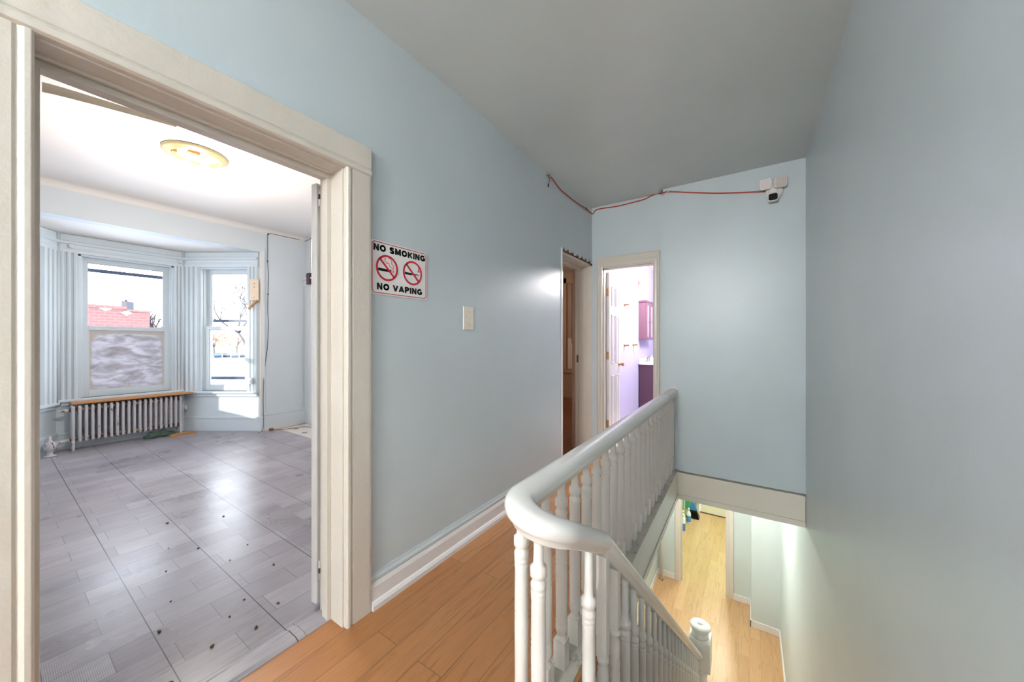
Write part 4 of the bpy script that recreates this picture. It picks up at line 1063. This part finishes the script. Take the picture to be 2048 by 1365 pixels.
# kitchen
KX = -1.42
mb = MB(); mb.box(KX-.1, KX, 7.2, 10.27, LF, LC); 
struct('wall_kitchen_left', mb, 'green', 'green kitchen wall at the left', 'wall')
mb = MB(); mb.box(KX, -1.12, 10.17, 10.27, LF, LC); mb.box(-.2, XR, 10.17, 10.27, LF, LC); mb.box(-1.12, -.2, 10.17, 10.27, LF+2.1, LC)
struct('wall_kitchen_far', mb, 'green', 'green kitchen wall beside the back door', 'wall')
D7 = empty('door_7', (-.66, 10.17, LF), 'cream back door at the end of the downstairs kitchen', 'door', kind='structure')
mb = MB(); mb.box(-1.125, -1.05, 10.15, 10.17, LF, LF+2.1); mb.box(-.27, -.195, 10.15, 10.17, LF, LF+2.1); mb.box(-1.125, -.195, 10.15, 10.17, LF+2.03, LF+2.12); mb.build('casing', 'cream', D7, bevel=.003)
mb = MB(); mb.box(-1.045, -.275, 10.175, 10.215, LF+.025, LF+2.03); mb.build('door_leaf', 'almond', D7, bevel=.004)
mb = MB(); mb.box(-1.05, -.27, 10.172, 10.20, LF, LF+.022); mb.build('sill', 'dark', D7)
mb = MB(); mb.box(KX, KX+.03, 10.14, 10.17, LF, LC)
struct('trim_9', mb, 'white_trim', 'white corner strip on the green kitchen wall', 'trim')
mb = MB(); mb.lathe([(.02, .0), (.03, .02)], (-1.385, 10.1, LF), 8)
# bottles
def bottle(x, y, h, r, lab, grp=None, jug=False):
    e = empty('cleaning_bottle', (x, y, LF), lab, 'bottle', grp)
    mb = MB(); mb.lathe([(r*.9, 0), (r, .008), (r, h*.62), (r*.85, h*.72), (r*.42, h*.84), (r*.36, h*.86), (r*.36, h*.9)], (x, y, LF), 18); mb.build('body', 'bottle', e)
    mb = MB(); mb.lathe([(r*1.01, h*.12), (r*1.015, h*.14), (r*1.015, h*.5), (r*1.01, h*.52)], (x, y, LF), 18, cap=False); mb.build('label', 'bottle_label', e)
    mb = MB(); mb.lathe([(r*.45, h*.88), (r*.45, h*.98), (r*.38, h)], (x, y, LF), 14); mb.build('cap', 'bottle', e)
bottle(-1.265, 8.90, .42, .055, 'nearest white and blue cleaning bottle on the kitchen floor')
bottle(-1.29, 9.12, .40, .052, 'middle white and blue cleaning bottle on the kitchen floor')
bottle(-1.21, 9.42, .36, .05, 'farthest white and blue cleaning bottle, beside the dustpan')
DP = empty('dustpan', (-1.17, 9.96, LF), 'blue and black long handled dustpan leaning by the back door', 'dustpan')
T = Matrix.Translation((-1.17, 9.98, LF))
mb = MB(); mb.prism([(-.15, 0.004), (.15, 0.004), (.06, .20), (-.06, .20)], -.10, -.085, 'y', T); mb.box(-.15, .15, -.28, -.085, .004, .012, T)
mb.add([T @ Vector(p) for p in ((-.15, -.28, .012), (-.15, -.09, .012), (-.07, -.09, .19), (-.145, -.28, .012), (-.145, -.09, .012), (-.065, -.09, .19))], [(0, 1, 2), (3, 5, 4), (0, 3, 4, 1), (1, 4, 5, 2), (2, 5, 3, 0)])
mb.add([T @ Vector(p) for p in ((.15, -.28, .012), (.15, -.09, .012), (.07, -.09, .19), (.145, -.28, .012), (.145, -.09, .012), (.065, -.09, .19))], [(0, 2, 1), (3, 4, 5), (0, 1, 4, 3), (1, 2, 5, 4), (2, 0, 3, 5)])
mb.build('pan', 'black', DP)
mb = MB(); mb.prism([(-.10, .14), (.10, .14), (.03, .33), (-.03, .33)], -.12, -.07, 'y', T); mb.build('brush', 'pan_blue', DP, bevel=.008)
mb = MB(); mb.tube([T @ Vector((0, -.095, .32)), T @ Vector((-.03, -.03, .8))], .010, 8); mb.build('handle', 'dark', DP)

# ------------------------------------------------------------------ outside
GZ = -4.2
mb = MB(); mb.box(-260, -7.2, -160, 220, GZ-.3, GZ)
struct('ground', mb, 'concrete', 'pale street and pavement outside the windows', 'ground')
def P3(u, v, depth):
    r = ray(u, v); return Vector((r.x*depth, r.y*depth, 1.25+r.z*depth))
# brick building: top edge from (165,613) at depth ~23 to (300,624) at depth ~27
A = P3(150, 611.5, 22.5); B = P3(299.5, 624, 26.5); 
dd = Vector((B.x-A.x, B.y-A.y, 0)); A2 = A-dd*1.2
T = frame((A2.x, A2.y, 0), dd); Lb = dd.length*2.2; zt = (A.z+B.z)/2
BR = empty('brick_building', (A2.x, A2.y, GZ), 'low red brick building with pale diamond ornaments across the street', 'building')
mb = MB(); mb.box(0, Lb, 0, 9, GZ, zt, T); o = mb.build('wall', 'brick', BR)
mb = MB(); mb.box(-.05, Lb*.84, -.08, .35, zt, zt+.22, T); mb.box(Lb*.84, Lb+.05, -.08, .35, zt-.12, zt+.03, T); mb.build('coping', 'brick', BR)
for u, v in ((210, 617.5), (252.5, 626.5)):
    # intersection with the facade
    r = ray(u, v); nn = Vector((T[0][1], T[1][1])); o2 = Vector((T[0][3], T[1][3])); t = (o2.dot(nn))/(r.x*nn.x+r.y*nn.y)
    p = Vector((r.x*t, r.y*t, 1.25+r.z*t)); L2 = T.inverted() @ p
    mb = MB(); mb.prism([(L2.x-.33, L2.z), (L2.x, L2.z-.17), (L2.x+.33, L2.z), (L2.x, L2.z+.17)], -.06, 0, 'y', T); mb.build('diamond_ornament', 'concrete', BR)
mb = MB(); L3 = T.inverted() @ P3(236, 612, 27); mb.box(L3.x-.1, L3.x+.35, 2, 2.5, zt, zt+.75, T); mb.build('chimney', 'dark', BR)
UP = empty('utility_pole', P3(252, 690, 60)*1, 'distant utility pole above the brick building roof', 'pole')
UP.location.z = GZ; c = UP.location
mb = MB(); zz = P3(252, 600, 60).z; mb.tube([(c.x, c.y, GZ), (c.x, c.y, zz)], .18, 8); mb.build('pole', 'bark', UP)
mb = MB(); a = P3(243, 603, 60); b = P3(262, 605, 60); mb.tube([a, b], .08, 6); mb.build('crossarm', 'bark', UP)
# wires
a = P3(176, 561, 14); b = P3(330, 569, 16); mb = MB(); mb.tube([a, (a+b)/2-Vector((0, 0, .02)), b], .012, 6); tag(mb.build('street_wire', 'storm'), 'thin overhead wire crossing the sky in the centre window', 'wire')
def tree(base, top, spread, depth, lab, lvl=5, seed=1, leaves=False):
    rnd = random.Random(seed)
    c = P3(base[0], base[1], depth); c.z = GZ; tp = P3(top[0], top[1], depth); H = tp.z-GZ
    e = empty('bare_tree', c, lab, 'tree')
    mb = MB()
    def grow(p, d, L, r, k):
        q = p+d*L
        mb.tube([p, (p+q)/2+Vector((rnd.uniform(-.04, .04), rnd.uniform(-.04, .04), 0))*L, q], r, 5, rs=[r, r*.85, r*.68])
        if k == 0: return
        for _ in range(3 if k > 1 else 4):
            nd = (d+Vector((rnd.uniform(-1, 1), rnd.uniform(-1, 1), rnd.uniform(-.25, .6)))*spread).normalized()
            grow(q, nd, L*rnd.uniform(.6, .82), r*.62, k-1)
    grow(Vector(c), Vector((0, 0, 1)), H*.32, H*.022, lvl)
    mb.build('branches', 'bark', e)
    if leaves:
        mb = MB(); 
        for _ in range(240):
            p = Vector(c)+Vector((rnd.gauss(0, H*.28), rnd.gauss(0, H*.28), H*rnd.uniform(.35, .95))); s_ = H*.03
            mb.add([p+Vector((rnd.uniform(-s_, s_), rnd.uniform(-s_, s_), rnd.uniform(-s_, s_))) for _ in range(4)], [(0, 1, 2), (0, 2, 3), (0, 3, 1)])
        lf = mb.build('foliage', 'leaf', e); lf['kind'] = 'stuff'
tree((300, 650), (292, 594), .75, 45, 'bare tree right of the brick building in the centre window', 4, 3)
tree((497, 690), (500, 545), 1.1, 40, 'bare tree reaching into the right bay window view', 5, 5)
tree((428, 712), (440, 662), .7, 125, 'orange leaved tree behind the parked cars at the left', 3, 8, True)
tree((474, 712), (470, 660), .7, 125, 'orange leaved tree behind the parked cars at the right', 3, 9, True)
def house(u, v, w, d, h, depth, lab, roofh=3):
    c = P3(u, v, depth); c.z = GZ; e = empty('distant_house', c, lab, 'house')
    T = Matrix.Translation(c) @ Matrix.Rotation(radians(55), 4, 'Z')
    mb = MB(); mb.box(-w/2, w/2, -d/2, d/2, 0, h, T); mb.build('wall', 'white_siding', e)
    mb = MB(); mb.prism([(-w/2-.4, h), (w/2+.4, h), (0, h+roofh)], -d/2-.4, d/2+.4, 'y', T); mb.build('roof', 'roof', e)
    for k in (-1, 1):
        mb = MB(); mb.box(k*w*.25-.5, k*w*.25+.5, -d/2-.05, -d/2, h*.55, h*.8, T); mb.build('window', 'dark', e)
house(424, 700, 7, 6, 5.5, 150, 'pale distant house at the left of the right window view', 3.5)
house(455, 700, 10, 8, 5.5, 185, 'white gabled house behind the cars', 4)
house(488, 700, 7, 6, 4, 150, 'small pale house at the right edge of the window view', 2)
house(316, 655, 14, 10, 7.2, 70, 'beige building beyond the brick building', 2)
def car(u, depth, mat, lab, L=4.4, yaw=90):
    c = P3(u, 715, depth); c.z = GZ; e = empty('parked_car', c, lab, 'car')
    T = Matrix.Translation(c) @ Matrix.Rotation(radians(162), 4, 'Z')
    mb = MB(); mb.prism([(-L/2, .35), (L/2, .35), (L/2, .8), (L*.32, .95), (L*.18, 1.45), (-L*.25, 1.48), (-L*.42, 1.0), (-L/2, .9)], -.9, .9, 'y', T); mb.build('body', mat, e, bevel=.08)
    for s_ in (-.3, .3):
        mb = MB(); mb.lathe([(.33, -.95), (.33, .95)], T @ Vector((s_*L, 0, .33)), 14, T.to_3x3() @ Matrix.Rotation(radians(90), 3, 'X')); mb.build('wheel', 'black', e)
    mb = MB(); mb.prism([(L*.28, .98), (L*.16, 1.40), (-L*.22, 1.42), (-L*.36, 1.02)], -.92, .92, 'y', T); mb.build('window', 'dark', e)
car(436, 114, 'car_blue', 'blue car parked at the left across the street', 4.4)
car(453, 116, 'car_dark', 'dark car parked between the two blue cars', 4.4)
car(470, 114, 'car_blue', 'blue car parked at the right across the street', 4.4)
car(487, 116, 'car_dark', 'dark car parked at the right edge of the window view', 4.4)

# ------------------------------------------------------------------ lamps of the place, plus added hall fill
def lamp(name, kind, loc, power, color, size=.1, rot=None, **kw):
    l = bpy.data.lights.new(name, kind); l.energy = power; l.color = color
    if kind == 'POINT': l.shadow_soft_size = size
    if kind == 'AREA': l.shape = 'RECTANGLE'; l.size = size[0]; l.size_y = size[1]
    if kind == 'SUN': l.angle = size
    for k, v in kw.items(): setattr(l, k, v)
    o = bpy.data.objects.new(name, l); o.location = loc
    if rot is not None: o.rotation_euler = rot
    COL.objects.link(o); return o
# flush disc lamps; the two behind the camera are added to light the hall
def disc_lamp(name, x, y, z, r, lab):
    e = empty(name, (x, y, z), lab, 'lamp')
    mb = MB(); mb.lathe([(r+.015, 0), (r+.015, -.02), (r, -.028)], (x, y, z), 28); mb.build('base', 'plastic_white', e)
    mb = MB(); mb.lathe([(r, -.02), (r*.95, -.05), (r*.7, -.075), (r*.3, -.088), (.002, -.09)], (x, y, z), 28); mb.build('diffuser', 'lamp_disc', e)
disc_lamp('ceiling_lamp', -.55, -2.0, HC, .16, 'added round flush fill lamp in the hall, nearer one behind the viewer')
disc_lamp('ceiling_lamp', -.55, -3.6, HC, .16, 'added round flush fill lamp by the back wall of the hall')
lamp('hall_fill_light', 'POINT', (-.55, -2.0, HC-.4), 42, (1, .985, .97), .15)  # added fill from out of view, evens brightness toward the far wall
lamp('hall_fill_light', 'POINT', (-.55, -3.6, HC-.4), 130, (1, .985, .97), .15)
lamp('bathroom_light', 'POINT', (-.5, 5.5, 2.36), 110, (1, .95, .96), .15)
disc_lamp('ceiling_lamp', -.5, 5.45, LC, .13, 'round flush ceiling lamp in the lower hall')
lamp('lower_hall_light', 'POINT', (-.5, 5.45, LC-.20), 50, (1, .95, .84), .10)
lamp('kitchen_light', 'POINT', (-.5, 8.8, -.6), 60, (1, .95, .82), .12)
lamp('living_room_light', 'POINT', (CLx, CLy, RZ-.7), 32, (1, .91, .84), .10)
lamp('back_room_light', 'POINT', (-3.6, 5.0, 2.3), 14, (1, .75, .55), .15)
# daylight
dirv = Vector((.11, 1, -.22)).normalized()
sun = lamp('sun', 'SUN', (-8, -8, 8), 1.6, (1, .95, .88), radians(.6))
sun.rotation_euler = (-dirv).to_track_quat('Z', 'Y').to_euler()
for Tn, (s0, s1, z0, z1) in ((T1, (.25, .88, .57, 2.24)), (T2, (.18, .965, .6, 2.24)), (T3, (.24, .88, .57, 2.24))):
    c = Tn @ Vector(((s0+s1)/2, .19, (z0+z1)/2)); nrm = Tn.to_3x3() @ Vector((0, 1, 0))
    p = lamp('window_portal', 'AREA', c, 1, (1, 1, 1), (s1-s0, z1-z0)); p.data.cycles.is_portal = True
    p.rotation_euler = nrm.to_track_quat('Z', 'Y').to_euler()


w = bpy.data.worlds.new('sky'); SC.world = w; w.use_nodes = True
nt = w.node_tree; nt.nodes.clear()
out = nt.nodes.new('ShaderNodeOutputWorld'); bg = nt.nodes.new('ShaderNodeBackground')
tc = nt.nodes.new('ShaderNodeTexCoord'); sp = nt.nodes.new('ShaderNodeSeparateXYZ'); rp = nt.nodes.new('ShaderNodeValToRGB')
nt.links.new(tc.outputs['Generated'], sp.inputs[0]); nt.links.new(sp.outputs['Z'], rp.inputs[0])
rp.color_ramp.elements[0].position = .0; rp.color_ramp.elements[0].color = (.92, .93, .95, 1)
rp.color_ramp.elements[1].position = .8; rp.color_ramp.elements[1].color = (.62, .76, 1, 1)
nt.links.new(rp.outputs[0], bg.inputs[0]); bg.inputs[1].default_value = 5.2
nt.links.new(bg.outputs[0], out.inputs[0])

# ------------------------------------------------------------------ camera
cam = bpy.data.cameras.new('camera'); co = bpy.data.objects.new('camera', cam); COL.objects.link(co)
cam.sensor_width = 36; cam.lens = FO/2048*36; cam.shift_y = -.8/2048; cam.clip_start = .02; cam.clip_end = 600
co.location = (0, 0, 1.25); co.rotation_euler = (radians(90), 0, YAW)
SC.camera = co
vs_ = SC.view_settings
SC.display_settings.display_device = 'sRGB'
vs_.view_transform = 'Standard'; vs_.look = 'None'; vs_.exposure = 1.0; vs_.gamma = 1; vs_.use_curve_mapping = False
